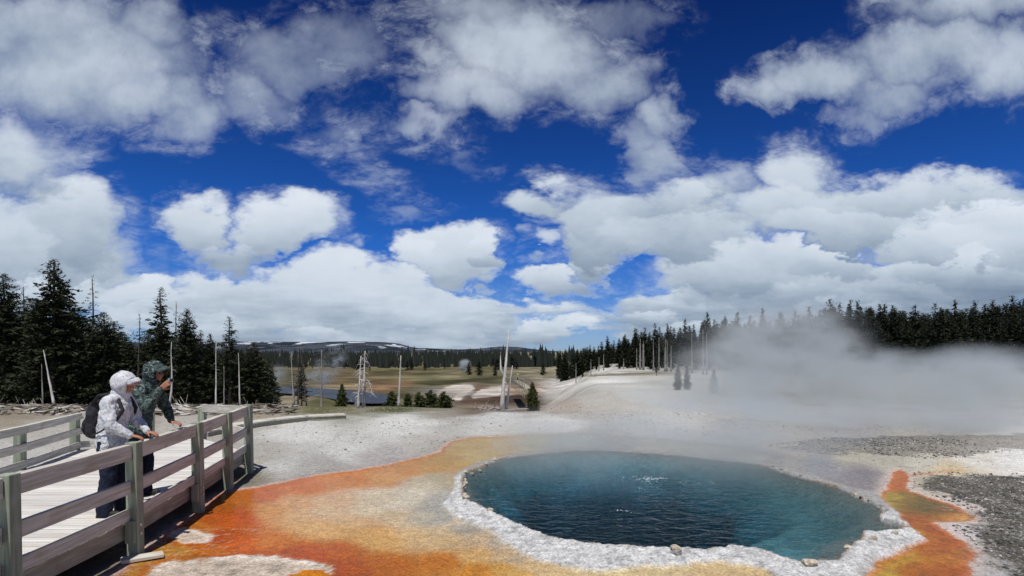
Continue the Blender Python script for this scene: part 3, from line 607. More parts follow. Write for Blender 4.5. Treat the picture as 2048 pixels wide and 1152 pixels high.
def snag(name, px, top, base_py, d, label, lean=0, r=.07, nb=8, seed=0, mat=dw, fork=False, blen=.6, group=None, droop=-.3, bend=.0, cat='dead tree'):
    if d is None: x, d, z = hit(px, base_py)
    else: x = (px - HX) / F * d; z = tz(x, d)
    H = CAMZ + (HY - top) / F * d - z; rg = random.Random(seed); root = empty(name, (x, d, z - .08))
    lx = lean / F * d; mb = MB(); N = 9; pts = []
    for i in range(N):
        q = i / (N - 1); pts.append(Vector((lx * q + bend * math.sin(q * 5) + rg.uniform(-.02, .02) * H * .15, rg.uniform(-.01, .01) * H * .15, H * q + .08 * q)))
    mb.tube(pts, [r * (1 - .82 * (i / (N - 1))) * (1.25 if i == 0 else 1) for i in range(N)], 7); mb.build('trunk', mat, root, True)
    def at_(q): i = min(int(q * (N - 1)), N - 2); return pts[i].lerp(pts[i + 1], q * (N - 1) - i)
    if nb:
        mb = MB()
        for b in range(nb):
            if nb <= 8: mb = MB()
            q = rg.uniform(.25, .97); p = at_(q); a = rg.uniform(0, 6.28); L = H * .13 * blen * (1.5 - q) * rg.uniform(.5, 1.5); dv = Vector((math.cos(a), math.sin(a), 0))
            p1 = p + dv * L * .5 + Vector((0, 0, L * (.12 + droop * .2))); p2 = p + dv * L + Vector((0, 0, L * droop * rg.uniform(.6, 1.3)))
            mb.tube([p, p1, p2], [r * .28 * (1.2 - q), r * .2 * (1.2 - q), r * .06], 4)
            if L > .35:
                for kk in range(2):
                    b2 = p1.lerp(p2, rg.random()); mb.tube([b2, b2 + Vector((rg.uniform(-.3, .3), rg.uniform(-.3, .3), rg.uniform(-.35, .1))) * L], [r * .10, r * .04], 4)
            if nb <= 8: mb.build('branch', mat, root, True)
        if nb > 8: mb.build('crown', mat, root, True)
    if fork:
        mb = MB(); p = at_(.42); mb.tube([p, p + Vector((-.10 * H * .5, 0, .1 * H)), p + Vector((-.085 * H * .6, 0, .28 * H))], [r * .5, r * .35, r * .08], 6); mb.build('limb', mat, root, True)
    return tag(root, label, cat, group)
snag('dead_tree', 109, 700, 0, 30, 'leaning bleached bare trunk in front of the broad tallest pine', lean=-22, r=.07, nb=3, seed=1)
snag('dead_tree', 86, 728, 0, 31, 'thin grey bare trunk just left of the leaning bleached trunk', lean=-3, r=.045, nb=3, seed=2, mat=gd)
snag('dead_tree', 338, 684, 0, 31, 'crooked bleached bare trunk rising behind the dark hooded hiker', lean=8, r=.06, nb=5, seed=3, bend=.08)
snag('dead_tree', 432, 686, 0, 30, 'first straight bleached trunk above the end of the platform rail', r=.05, nb=5, seed=4, blen=.4)
snag('dead_tree', 448, 732, 0, 31, 'short thin bleached trunk between two taller bleached trunks above the platform end', r=.04, nb=3, seed=5, blen=.4, mat=gd)
snag('dead_tree', 480, 706, 0, 31, 'bleached trunk right above the end post of the platform', lean=-3, r=.05, nb=5, seed=6, blen=.5)
snag('dead_tree', 588, 704, 0, 30, 'grey bare trunk leaning against the ragged dark pine at the valley edge', lean=-6, r=.06, nb=7, seed=7, mat=gd)
plant_tree(597, 705, 36, SPARSE[0], 'pine_tree', 'ragged thin dark pine beside a grey bare trunk at the valley edge', wid=1.6)
plant_tree(603, 722, 38, SLIM[2], 'pine_tree', 'small dark pine right behind the ragged thin one at the valley edge', wid=1.3)
snag('dead_tree', 614, 690, 0, 36, 'thin dark bare spire behind the ragged pines at the valley edge', lean=-14, r=.045, nb=14, seed=8, mat=bk)
snag('dead_tree', 643, 700, 0, 40, 'ghostly pale grey dead tree with many fine branches in drifting steam', r=.07, nb=46, seed=9, mat=gd, blen=1.0, droop=-.2)
snag('dead_tree', 716, 712, 0, 27, 'left one of the two white dead trunks standing side by side', lean=6, r=.075, nb=26, seed=10, blen=1.1, droop=-.9)
snag('dead_tree', 727, 702, 0, 27.5, 'right one of the two white dead trunks side by side, with drooping branches', lean=3, r=.085, nb=34, seed=11, blen=1.3, droop=-1.0)
snag('dead_tree', 797, 711, 0, 28, 'single slim white dead trunk with stubby twigs in the middle of the valley edge', lean=5, r=.075, nb=12, seed=12, blen=.35)
snag('dead_tree', 1003, 660, 0, 27, 'tallest white dead tree, leaning right with a side limb', lean=15, r=.115, nb=6, seed=13, blen=.3, fork=True)
snag('dead_tree', 1012, 731, 0, 27.6, 'short white dead trunk leaning beside the tallest white dead tree', lean=13, r=.075, nb=3, seed=14, blen=.3)
snag('dead_tree', 560, 770, 0, 60, 'small faint grey dead tree low in the valley left of the river', r=.1, nb=14, seed=15, mat=gd)
YOUNG = (trunk_mesh('trunk', seed=40), crown_mesh('crown', 600, w=2.9, base=.02, levels=30, per=9, clumps=5, leaf=.6, mat=NEEDB, taper=.8))
BUSH = [(None, crown_mesh('crown', 610 + i, w=4.2, base=.0, levels=16, per=9, clumps=4, leaf=1.0, mat=NEEDB, taper=.45)) for i in range(2)]
plant_tree(1065, 765, 25.5, YOUNG, 'fir_tree', 'small yellow green fir standing right of the white dead trees', wid=1.0)
for px, top, d, w, lb in ((684,768,36,1.0,'small dark fir left of the twin white dead trunks'),(783,783,31,1.1,'low green bush left of the slim white dead trunk'),(815,787,32,1.0,'low green bush right of the slim white dead trunk'),
        (838,785,31,1.2,'left bush of the green clump in the middle of the valley edge'),(862,781,32,1.1,'middle bush of the green clump in the middle of the valley edge'),(888,784,31,1.3,'right bush of the green clump in the middle of the valley edge')):
    plant_tree(px, top, d, YOUNG if px == 684 else BUSH[px % 2], 'fir_tree' if px == 684 else 'bush', lb, wid=w, cat='tree' if px == 684 else 'bush')
# valley trees
for px, top, w, lb in ((938,722,1.5,'dark round pine in the meadow right of the far white steam puff'),(958,718,1.6,'larger dark pine in the meadow, middle of three'),(990,727,1.5,'lower dark pine in the meadow left of the tallest dead tree'),(1086,726,1.7,'dark pine alone at the far edge of the meadow right of the tallest dead tree')):
    plant_tree(px, top, 205, FARM[4], 'pine_tree', lb, wid=w)
for i in range(56):
    px = rt.uniform(610, 1190); d = rt.uniform(255, 330)
    top = np.interp(px, [610, 700, 800, 900, 1000, 1100, 1190], [722, 718, 716, 716, 712, 708, 700]) + rt.uniform(-5, 14)
    plant_tree(px, top, d, rt.choice(TINY), 'pine_tree', 'distant dark pine in the tree line across the valley meadow', 'pines across the valley', wid=1.5)
for i in range(12):
    px = rt.uniform(500, 640); d = rt.uniform(230, 300)
    plant_tree(px, 732 + rt.uniform(-8, 14), d, rt.choice(TINY), 'pine_tree', 'distant dark pine below the snow patched hill at the left of the valley', 'pines below the hill', wid=1.5)
# far wood along the foot of the hills
mbv = []; rg = np.random.RandomState(4)
n = 5200; wx = rg.uniform(-900, 420, n); wd = rg.uniform(0, 1, n) ** 1.5 * 760 + 290; hh_ = rg.uniform(3.0, 10.5, n) * (1 + 1.0 * fbm(wx, wd, .02, 3, 9))
Vv = []; Fc = []
for i in range(n):
    x, y, h = wx[i] * wd[i] / 900, wd[i], hh_[i]; b = len(Vv); z = -7.6
    for k_ in range(5): a = k_ * 1.2566 + i; Vv.append((x + math.cos(a) * h * .2, y + math.sin(a) * h * .2, z - 1))
    Vv.append((x + rg.randn() * .4, y, z + h)); Fc += [(b + k_, b + (k_ + 1) % 5, b + 5) for k_ in range(5)]
o = bpy.data.objects.new('far_wood', npmesh('far_wood', np.array(Vv), np.array(Fc), NEEDW, smooth=False)); COL.objects.link(o)
tag(o, 'dark far off pine wood along the foot of the hills', 'wood', kind='stuff')
# the packed inside of the right forest, which reads as one mass
def merged(name, spots, label):
    VV = []; 
    for (x, y, z, s_, k_, w_) in spots:
        m = FARM[k_][1]; a = np.empty(len(m.vertices) * 3, np.float32); m.vertices.foreach_get('co', a); a = a.reshape(-1, 3); th = x * 3.1
        c_, s2 = math.cos(th), math.sin(th); a = np.stack([(a[:, 0] * c_ - a[:, 1] * s2) * s_ * w_ + x, (a[:, 0] * s2 + a[:, 1] * c_) * s_ * w_ + y, a[:, 2] * s_ + z], 1); VV.append(a)
    VV = np.concatenate(VV); o = bpy.data.objects.new(name, npmesh(name, VV, np.arange(len(VV)).reshape(-1, 4), NEEDF, smooth=False)); COL.objects.link(o); tag(o, label, 'wood', kind='stuff')
SK = ([1120,1145,1180,1215,1250,1290,1335,1370,1415,1500,1560,1618,1660,1715,1785,1870,1950,2048,2250],[704,700,696,682,675,666,662,655,645,644,640,630,616,616,623,620,616,610,606])
spots = []
for i in range(330):
    px = rt.uniform(1118, 2230); d = float(np.interp(px, [1120, 1300, 1500, 1700, 2200], [170, 130, 108, 92, 76])) + rt.uniform(0, 30)
    x = (px - HX) / F * d; z = tz(x, d) - .1; ztop = CAMZ + (HY - np.interp(px, *SK) - rt.uniform(-4, 22)) / F * d; spots.append((x, d, z, max(ztop - z, 2) / 10.15, rt.randrange(6), 1.4))
merged('forest', spots, 'packed dark pines making up the inside of the right forest')
# right forest
PX = [1130,1145,1180,1215,1250,1270,1290,1310,1335,1370,1415,1450,1475,1500,1525,1560,1590,1618,1640,1660,1700,1715,1760,1785,1830,1870,1910,1950,1985,2025,2048,2200]
PY = [700,697,690,672,668,655,655,647,648,638,624,632,624,632,618,625,622,613,620,599,601,602,607,610,610,607,601,603,600,591,598,590]
for i, (px, py) in enumerate(zip(PX, PY)):       # the skyline trees
    d = float(np.interp(px, [1130, 1300, 1500, 1700, 2200], [170, 130, 110, 95, 80]))
    plant_tree(px, py, d, FARM[i % 6], 'pine_tree', 'tall dark pine standing out on the skyline of the right forest', 'skyline pines of the right forest', wid=1.0)
for i in range(135):
    px = 1120 + (i + rt.random()) * 1010 / 135; dd = float(np.interp(px, [1120, 1300, 1500, 1700, 2200], [165, 120, 95, 78, 62]))
    row = i % 3; d = dd + row * 13 + rt.uniform(-4, 8)
    top = np.interp(px, PX, PY) + [34, 18, 7][row] + rt.uniform(-6, 16)
    plant_tree(px, top, d, rt.choice(FARM), 'pine_tree', ['dark pine in the front row of the right forest', 'dark pine in the middle rows of the right forest', 'dark pine just below the skyline of the right forest'][row], ['front row pines of the right forest', 'middle row pines of the right forest', 'upper pines of the right forest'][row], wid=rt.uniform(1.0, 1.35))
for i in range(22):
    px = rt.uniform(1150, 1420); snag('dead_tree', px, np.interp(px, PX, PY) + rt.uniform(22, 50), 0, float(np.interp(px, [1150, 1400], [140, 95])), 'thin grey dead trunk among the pines at the left end of the right forest', r=.14, nb=6, seed=50 + i, mat=gd, group='grey dead trunks of the right forest')
for px, top, d, w, lb in ((1356,730,36,.9,'left pine of the pair standing in the thin steam'),(1374,735,36,1.0,'right pine of the pair standing in the thin steam'),(1428,738,34,1.0,'single pine half lost in the thick steam'),
                       (1313,700,80,.8,'narrow pine alone on the pale slope below the right forest')):
    plant_tree(px, top, d, DENSE[px % 3] if d < 40 else SLIM[px % 3], 'pine_tree', lb, wid=w * 1.15)
# fallen logs
def log(px, py, px2, py2, r, label, mat=dw, up=0.0, d=30):
    x, y = (px - HX) / F * d, d; x2, y2 = (px2 - HX) / F * d, d + .6
    z = tz(x, y); z2 = tz(x2, y2); mb = MB()
    a = Vector((x, y, z + r)); b = Vector((x2, y2, z2 + r + up)); pts = [a.lerp(b, i / 5) + Vector((0, 0, .05 * math.sin(i * 2.1))) for i in range(6)]
    root = empty('fallen_log', a)
    mb.tube([p - a for p in pts], [r * (1 - .12 * i) for i in range(6)], 7); mb.build('log', mat, root, True)
    rg_ = random.Random(int(px))
    for i in range(5): mb = MB(); p = pts[1 + i % 4] - a; mb.tube([p, p + Vector((rg_.uniform(-.3, .3), rg_.uniform(-.2, .2), rg_.uniform(.15, .5)))], [r * .3, r * .1], 4); mb.build('branch', mat, root, True)
    tag(root, label, 'log')
log(40, 0, 82, 0, .07, 'bleached fallen log lying under the tallest pine', d=33)
log(-20, 0, 36, 0, .06, 'grey fallen log at the left edge under the pines', gd, d=32)
log(480, 0, 545, 0, .08, 'grey fallen log under the pine at the right end of the left grove', gd, d=34)
log(1000, 0, 940, 0, .05, 'thin dry branch lying left of the white dead trees', gd, d=25.5)
log(378, 0, 330, 0, .05, 'pale dry stick lying behind the platform', dw, up=.1, d=26)

# ------------------------------------------------------------------ boardwalk
def wood(name, c0, c1, c2, axis_, gs=14, wear=.5):
    m, t, out = newmat(name); tcn = t.node('ShaderNodeTexCoord'); sc3 = [gs, gs, gs]; sc3[axis_] = gs * .06
    oi = t.node('ShaderNodeObjectInfo'); geo = t.node('ShaderNodeNewGeometry')
    off = t.v('ADD', tcn.outputs['Object'], t.xyz(t.m('MULTIPLY', oi.outputs['Random'], 31), t.m('MULTIPLY', geo.outputs['Random Per Island'], 17), 0))
    vv = t.v('MULTIPLY', off, tuple(sc3)); g = t.noise(vv, 1.6, 6, .65, .4); b = t.noise(off, 2.6, 5, .6)
    c = t.mix(t.mr(g, .35, .65), c0, c1); c = t.mix(t.mr(b, .52, .68, 0, wear), c, c2)
    c = t.v('SCALE', c, scale=t.m('MULTIPLY_ADD', geo.outputs['Random Per Island'], .22, .89))
    pbsdf(t, out, c, .8, g, .45, .008, .15); return m
RAILM = wood('weathered_rail_wood', (.66, .64, .575), (.42, .40, .345), (.42, .34, .23), 0)
DECKM = wood('weathered_deck_wood', (.66, .65, .62), (.50, .48, .45), (.56, .50, .42), 0, 12, .6)
POSTM = wood('green_post_wood', (.33, .37, .29), (.21, .245, .185), (.43, .45, .37), 2, 16, .5)
BEAMM = wood('beam_wood', (.38, .36, .29), (.23, .215, .17), (.26, .20, .12), 0)
mt_, t, out = newmat('galvanised_metal'); pbsdf(t, out, (.5, .5, .5), .45, Metallic=.9)
DZ = .42
bw = empty('boardwalk', (-5, 8, 0)); tag(bw, 'weathered timber boardwalk platform with green posts and grey rails beside the orange runoff', 'boardwalk')
inv = Vector((5, -8, 0))
def board(name, a, b, w, h, mat, parent, off, bev=.005, roll=0):
    a, b = Vector(a), Vector(b); L = (b - a).length; mb = MB(); mb.box((0, 0, 0), (L, w, h))
    o = mb.build(name, mat, parent, bevel=bev); q = (b - a).to_track_quat('X', 'Z'); o.rotation_mode = 'QUATERNION'; o.rotation_quaternion = q; o.location = (a + b) / 2 + off
    return o
def post(x, y, z0, z1, parent, off, size=.132, lean=(0, 0), hardware=True):
    mb = MB(); mb.box((0, 0, 0), (size, size, z1 - z0)); o = mb.build('post', POSTM, parent, bevel=.008)
    o.location = Vector((x, y, (z0 + z1) / 2)) + off; o.rotation_euler = (lean[1], lean[0], 0)
    if hardware:
        mb = MB()
        for zz in (DZ - .06, DZ - .16): mb.tube([(size / 2, -.02, zz - (z0 + z1) / 2), (size / 2 + .02, -.02, zz - (z0 + z1) / 2)], .016, 8)
        mb.build('bolt', mt_, o)
        mb = MB(); mb.box((0, 0, 0), (.10, .05, .26)); f_ = mb.build('block', POSTM, o, bevel=.006, loc=(0, -size / 2 - .025, DZ - .12 - (z0 + z1) / 2))
    return o
NP = [(-4.34, 3.4), (-4.40, 5.25), (-4.45, 7.08), (-4.71, 9.0), (-4.95, 10.45), (-5.2, 11.85)]
for i, (x, y) in enumerate(NP):
    post(x, y, tz(x, y) - .12, 1.335, bw, inv, lean=(-.02, 0), hardware=i in (2, 3))
for i in range(len(NP) - 1):
    (x0, y0), (x1, y1) = NP[i], NP[i + 1]; ix = -.03
    a = Vector((x0 + ix, y0 + .077, 0)); b = Vector((x1 + ix, y1 - .077, 0))
    for nm, z, w, h, m, dx in (('rail', 1.225, .085, .18, RAILM, 0), ('rail', .815, .05, .15, RAILM, 0.01), ('toe_board', .495, .05, .13, RAILM, 0)):
        board(nm, a + Vector((dx, 0, z)), b + Vector((dx, 0, z)), w, h, m, bw, inv)
    board('fascia', (x0 - .115, y0, .285), (x1 - .115, y1, .285), .05, .19, BEAMM, bw, inv)
    board('joist', (x0 - .20, y0, .372), (x1 - .20, y1, .372), .045, .03, BEAMM, bw, inv)
# far side
FP = [(-7.35, 5.0), (-7.72, 7.6), (-8.2, 10.0), (-8.74, 12.0)]
for x, y in FP: post(x, y, tz(x, y) - .1, 1.12, bw, inv, .13, hardware=False)
for i in range(3):
    (x0, y0), (x1, y1) = FP[i], FP[i + 1]
    for nm, z, w, h in (('rail', 1.10, .09, .13), ('rail', .80, .05, .13), ('toe_board', .52, .05, .12)):
        board(nm, (x0 + .09, y0, z), (x1 + .09, y1, z), w, h, RAILM, bw, inv)
for nm, z, w, h in (('rail', 1.11, .09, .13), ('rail', .80, .05, .13), ('toe_board', .52, .05, .12)):
    board(nm, (-8.74 + .07, 12.05, z), (-7.75, 12.75, z), w, h, RAILM, bw, inv)
post(-7.72, 12.80, -.1, 1.12, bw, inv, .13, hardware=False)
# back end
Q = (-7.02, 13.6)
post(Q[0], Q[1], -.1, 1.10, bw, inv, .14, hardware=False)
board('rail', (-5.27, 11.95, 1.22), (Q[0], Q[1], 1.10), .05, .17, RAILM, bw, inv)
board('rail', (-5.27, 11.95, .80), (Q[0], Q[1], .76), .05, .13, RAILM, bw, inv)
board('fascia', (-5.3, 11.93, .285), (Q[0] - .05, Q[1] - .05, .285), .05, .19, BEAMM, bw, inv)
# deck planks: clip each plank to the platform outline
def xr(y): return np.interp(y, [p[1] for p in NP] + [13.55], [p[0] - .09 for p in NP] + [-7.0])
def xl(y): return np.interp(y, [3, 5, 7.6, 10, 12, 12.8, 13.7], [-7.1, -7.3, -7.67, -8.15, -8.69, -7.8, -7.1])
mb = MB(); y = 2.6; rg_ = random.Random(3)
while y < 13.5:
    w = .138; m0 = 0
    for seg in ((0, 1),):
        a0, a1 = xl(y), xr(y); b0, b1 = xl(y + w), xr(y + w); zt = DZ + rg_.uniform(-.003, .003); e1 = rg_.uniform(-.012, .012)
        if a1 - a0 > .1 and b1 - b0 > .05:
            vs = [(a0, y, zt - .038), (a1 + e1, y, zt - .038), (b1 + e1, y + w, zt - .038), (b0, y + w, zt - .038), (a0, y, zt), (a1 + e1, y, zt), (b1 + e1, y + w, zt), (b0, y + w, zt)]
            mb.add([Vector(v) + inv for v in vs], [(3, 2, 1, 0), (4, 5, 6, 7), (0, 1, 5, 4), (1, 2, 6, 5), (2, 3, 7, 6), (3, 0, 4, 7)])
    y += w + .008
mb.build('deck', DECKM, bw)
for x, y in ((-4.33, 7.0),):
    mb = MB(); mb.box((0, 0, 0), (.42, .16, .04)); o = mb.build('footing', RAILM, bw, bevel=.005, loc=Vector((x + .05, y - .05, tz(x, y) + .03)) + inv); o.rotation_euler = (0, 0, .6)
# low walkway leading on past the platform
def walkway(pts, width, z, label, name='boardwalk', thick=.14):
    P3 = [Vector((*gp(px, py, z), z)) for px, py in pts]; root = empty(name, P3[0]); mb = MB(); bm1 = MB(); bm2 = MB(); L = []
    for i in range(len(P3) - 1):
        a, b = P3[i], P3[i + 1]; d = (b - a); n_ = max(1, int(d.length / .3))
        for k_ in range(n_): L.append(a + d * k_ / n_)
    L.append(P3[-1])
    for i in range(len(L) - 1):
        a, b = L[i], L[i + 1]; d = (b - a).normalized(); s_ = Vector((-d.y, d.x, 0)) * width / 2; bb = a.lerp(b, .985)
        o_ = -P3[0]; zz = Vector((0, 0, -.04))
        mb.add([v + o_ for v in (a - s_, bb - s_, bb + s_, a + s_, a - s_ + zz, bb - s_ + zz, bb + s_ + zz, a + s_ + zz)], [(0, 1, 2, 3), (7, 6, 5, 4), (0, 4, 5, 1), (1, 5, 6, 2), (2, 6, 7, 3), (3, 7, 4, 0)])
        for sg, bm_ in ((-1, bm1), (1, bm2)):
            c = (s_ - s_.normalized() * .05) * sg; e_ = s_.normalized() * .02; z1 = Vector((0, 0, -.042)); z2 = Vector((0, 0, -thick - .04))
            bm_.add([v + o_ for v in (a + c - e_ + z1, b + c - e_ + z1, b + c + e_ + z1, a + c + e_ + z1, a + c - e_ + z2, b + c - e_ + z2, b + c + e_ + z2, a + c + e_ + z2)], [(0, 1, 2, 3), (7, 6, 5, 4), (0, 4, 5, 1), (1, 5, 6, 2), (2, 6, 7, 3), (3, 7, 4, 0)])
    mb.build('deck', RAILM, root); bm1.build('beam', BEAMM, root); bm2.build('beam', BEAMM, root); tag(root, label, 'boardwalk')
walkway([(400,862),(470,848),(540,838),(610,831),(690,827.5)], .55, .17, 'low boardwalk without rails running from the platform towards the white dead trees')

# distant boardwalk with rail by the white terraces
def far_walk(pts, d, label):
    root = None
    P3 = [Vector(((px - HX) / F * dd, dd, CAMZ - (py - HY) / F * dd)) for px, py, dd in pts]; root = empty('boardwalk', P3[0]); mb = MB(); rl = MB(); pm = MB(); o_ = -P3[0]
    for i in range(len(P3) - 1):
        a, b = P3[i] + o_, P3[i + 1] + o_; dv = (b - a).normalized(); s_ = Vector((-dv.y, dv.x, 0)) * .6; z_ = Vector((0, 0, -.15))
        mb.add([a - s_, b - s_, b + s_, a + s_, a - s_ + z_, b - s_ + z_, b + s_ + z_, a + s_ + z_], [(0, 1, 2, 3), (7, 6, 5, 4), (0, 4, 5, 1), (1, 5, 6, 2), (2, 6, 7, 3), (3, 7, 4, 0)])
        for sg in (-1, 1):
            for zz in (.5, 1.0): rl = MB(); rl.tube([a + s_ * sg + Vector((0, 0, zz)), b + s_ * sg + Vector((0, 0, zz))], .03, 4); rl.build('rail', BEAMM, root)
            m_ = max(2, int((b - a).length / 2.4))
            for k_ in range(m_ + 1): p = a.lerp(b, k_ / m_) + s_ * sg; pm = MB(); pm.tube([p + Vector((0, 0, -1.2)), p + Vector((0, 0, 1.1))], .045, 4); pm.build('post', BEAMM, root)
    mb.build('deck', BEAMM, root); tag(root, label, 'boardwalk')
far_walk([(1058,777,76), (1042,767,88), (1030,760,104)], 0, 'distant dark boardwalk with rails leading down to the white terraces')

# ------------------------------------------------------------------ bubbles, stones
fm, t, out = newmat('froth'); pbsdf(t, out, (.75, .82, .86), .25)
mb = MB(); rg_ = random.Random(9)
for i in range(110):
    a = rg_.uniform(0, 6.28); r = abs(rg_.gauss(0, .16)); cx, cy = gp(1294 + rg_.uniform(-10, 14), 959, WATERZ)
    s_ = rg_.uniform(.003, .012); mb.ball((cx + math.cos(a) * r * 1.2, cy + math.sin(a) * r * 1.6, WATERZ + rg_.uniform(0, .02)), (s_, s_, s_ * .7), 6, 4)
for px, py in ((1366,966),(1396,966),(1424,966),(1240,1022),(1253,1023),(1285,978),(1311,975)):
    cx, cy = gp(px, py, WATERZ)
    for k_ in range(7): mb.ball((cx + rg_.gauss(0, .03), cy + rg_.gauss(0, .05), WATERZ + .004), rg_.uniform(.003, .008), 6, 4)
tag(mb.build('bubbles', fm, smooth=True), 'white froth of boiling bubbles on the blue spring water', 'bubbles', kind='stuff')
sm_, t, out = newmat('sinter_stone'); geo = t.node('ShaderNodeNewGeometry'); n = t.noise(geo.outputs['Position'], 22, 5, .65)
pbsdf(t, out, t.mix(t.mr(n, .35, .65), (.60, .54, .44), (.26, .21, .15)), .9, n, .8, .02)
sd_, t, out = newmat('dark_stone'); geo = t.node('ShaderNodeNewGeometry'); n = t.noise(geo.outputs['Position'], 22, 5, .65)
pbsdf(t, out, t.mix(t.mr(n, .35, .65), (.30, .29, .27), (.10, .095, .085)), .9, n, .8, .02)
def stone_mesh(seed, mat, flat=.6):
    bm_ = bmesh.new(); bmesh.ops.create_icosphere(bm_, subdivisions=3, radius=1); rg = np.random.RandomState(seed); ax = rg.randn(14, 3); ax /= np.linalg.norm(ax, axis=1)[:, None]; off = rg.uniform(.55, .95, 14)
    for v in bm_.verts:
        p = np.array(v.co)
        for a_, o_ in zip(ax, off):
            k_ = p @ a_ - o_
            if k_ > 0: p = p - a_ * k_ * .9
        v.co = Vector(p * (1 + rg.randn() * .012)); v.co.z *= flat
    m = bpy.data.meshes.new('stone'); bm_.to_mesh(m); bm_.free(); m.materials.append(mat); return m
SM = [stone_mesh(i, sm_) for i in range(5)]; SDK = [stone_mesh(20 + i, sd_, .5) for i in range(5)]
def stone(px, py, r, m, label, group=None, z=None, name='stone'):
    x, y = gp(px, py); zz = (tz(x, y) if z is None else z); o = bpy.data.objects.new(name, m); COL.objects.link(o)
    o.location = (x, y, zz + r * .18); o.scale = (r * rt.uniform(.8, 1.25), r * rt.uniform(.8, 1.1), r * rt.uniform(.8, 1.1)); o.rotation_euler = (rt.uniform(-.2, .2), rt.uniform(-.2, .2), rt.random() * 6.28)
    return tag(o, label, 'stone', group)
stone(1354, 1108, .085, SM[0], 'flat tan stone lying alone on the white front rim of the pool')
stone(1352, 1113, .065, SDK[1], 'small grey slab just in front of the tan stone on the front rim')
stone(1619, 1140, .10, SM[2], 'rounded tan stone at the lowest front corner of the pool')
EDGE = [(931,948),(929,956),(929,963),(928,971),(927,979),(928,987),(927,995),(933,1003),(944,941),(958,934),(972,928),(988,920),(966,1018),(980,1028)]
for i, (px, py) in enumerate(EDGE): stone(px, py, rt.uniform(.05, .085), SM[i % 5], 'knobbly tan stone in the row along the left waterline of the pool', 'stones along the left waterline')
for i in range(13):
    q = rt.random(); seg = [(1538,932),(1596,952),(1637,962),(1672,973),(1698,984),(1736,1002),(1763,1013)]; k_ = int(q * 6); u_ = q * 6 - k_; a, b = seg[k_], seg[min(k_ + 1, 6)]
    stone(a[0] + (b[0] - a[0]) * u_ + rt.uniform(-3, 3), a[1] + (b[1] - a[1]) * u_, rt.uniform(.02, .04), rt.choice(SDK + SM), 'small rough stone on the right back edge of the pool', 'stones on the right back edge')
for i in range(4):
    px, py = rt.uniform(1690, 1815), 0; k_ = (px - 1690) / 125; py = 1112 - 50 * k_ + rt.uniform(-4, 4)
    stone(px, py, rt.uniform(.03, .06), rt.choice(SM), 'small crusted stone at the right front edge of the pool', 'stones at the right front edge')
for i in range(110):
    px, py = rt.uniform(1840, 2070), rt.uniform(958, 1150)
    if sdf(WRUN, *[np.array([k_]) for k_ in gp(px, py)])[0] < .25: continue
    stone(px, py, rt.uniform(.012, .04), rt.choice(SDK), 'small dark stone scattered on the dark gravel right of the runoff', 'stones on the dark gravel')
for i in range(60):
    px, py = rt.uniform(520, 1020), rt.uniform(832, 905)
    if py > 975 - (px - 500) * .2: continue
    stone(px, py, rt.uniform(.012, .045), rt.choice(SDK), 'small dark stone scattered on the pale crust beyond the orange runoff', 'stones on the pale crust')

def scatter(name, n, place, size, mat, label, shape='stone', seed=0):
    rg = np.random.RandomState(seed); P_ = place(rg, n); m_ = len(P_); z = terrain(P_[:, 0], P_[:, 1]); s_ = size(rg, m_, P_)
    if shape == 'stone':
        base = np.array([(1, 0, 0), (0, 1, 0), (-1, 0, 0), (0, -1, 0), (0, 0, .7), (0, 0, -.6)], float); f = np.array([(0, 1, 4), (1, 2, 4), (2, 3, 4), (3, 0, 4), (1, 0, 5), (2, 1, 5), (3, 2, 5), (0, 3, 5)])
        V_ = base[None] * (1 + rg.uniform(-.35, .35, (m_, 6, 3))) * s_[:, None, None]
    else:
        base = np.array([(-1, -.03, 0), (1, -.02, 0), (1, .02, .03), (-1, .03, .05), (0, 0, .09), (0, 0, -.05)], float); f = np.array([(0, 1, 4), (1, 2, 4), (2, 3, 4), (3, 0, 4), (1, 0, 5), (3, 2, 5)])
        V_ = np.repeat(base[None], m_, 0) * s_[:, None, None]; V_[:, 1, 2] += s_ * rg.uniform(0, .5, m_); V_[:, 2, 2] += s_ * rg.uniform(0, .3, m_)
    a = rg.uniform(0, 6.28, m_); c_, n_ = np.cos(a)[:, None], np.sin(a)[:, None]
    V_ = np.stack([V_[..., 0] * c_ - V_[..., 1] * n_, V_[..., 0] * n_ + V_[..., 1] * c_, V_[..., 2]], -1) + np.stack([P_[:, 0], P_[:, 1], z + s_ * .12], 1)[:, None]
    F_ = (f[None] + (np.arange(m_) * 6)[:, None, None]).reshape(-1, 3)
    o = bpy.data.objects.new(name, npmesh(name, V_.reshape(-1, 3), F_, mat, smooth=False)); COL.objects.link(o); return tag(o, label, kind='stuff')
def mixed(name, c0, c1, c2):
    m, t, out = newmat(name); g = t.node('ShaderNodeNewGeometry'); r = g.outputs['Random Per Island']
    pbsdf(t, out, t.mix(t.mr(r, .7, .9), t.mix(r, c0, c1), c2), .9); return m
def pl_grav(rg, n):
    x = rg.uniform(4.0, 12, n); y = rg.uniform(6, 16.5, n); k_ = (np.minimum(sdf(WGRAV, x, y), sdf(WGRAV2, x, y)) < .25) & (sdf(WRUN, x, y) > .1) & (rg.rand(n) < np.clip(.55 + 1.6 * fbm(x, y, .9, 3, 5), 0, 1)); return np.stack([x[k_], y[k_]], 1)
def pl_plat(rg, n):
    x = rg.uniform(-12, 14, n); y = rg.uniform(11.5, 27, n); k_ = (sdf(WMAT, x, y) > .25) & (sdf(WRIM, x, y) > .1) & (sdf(WPOOL, x, y) > .1) & ~((x < -4.9) & (y < 14)) & (rg.rand(n) < np.clip(.3 + 2.2 * fbm(x, y, .55, 4, 15), 0, 1)); return np.stack([x[k_], y[k_]], 1)
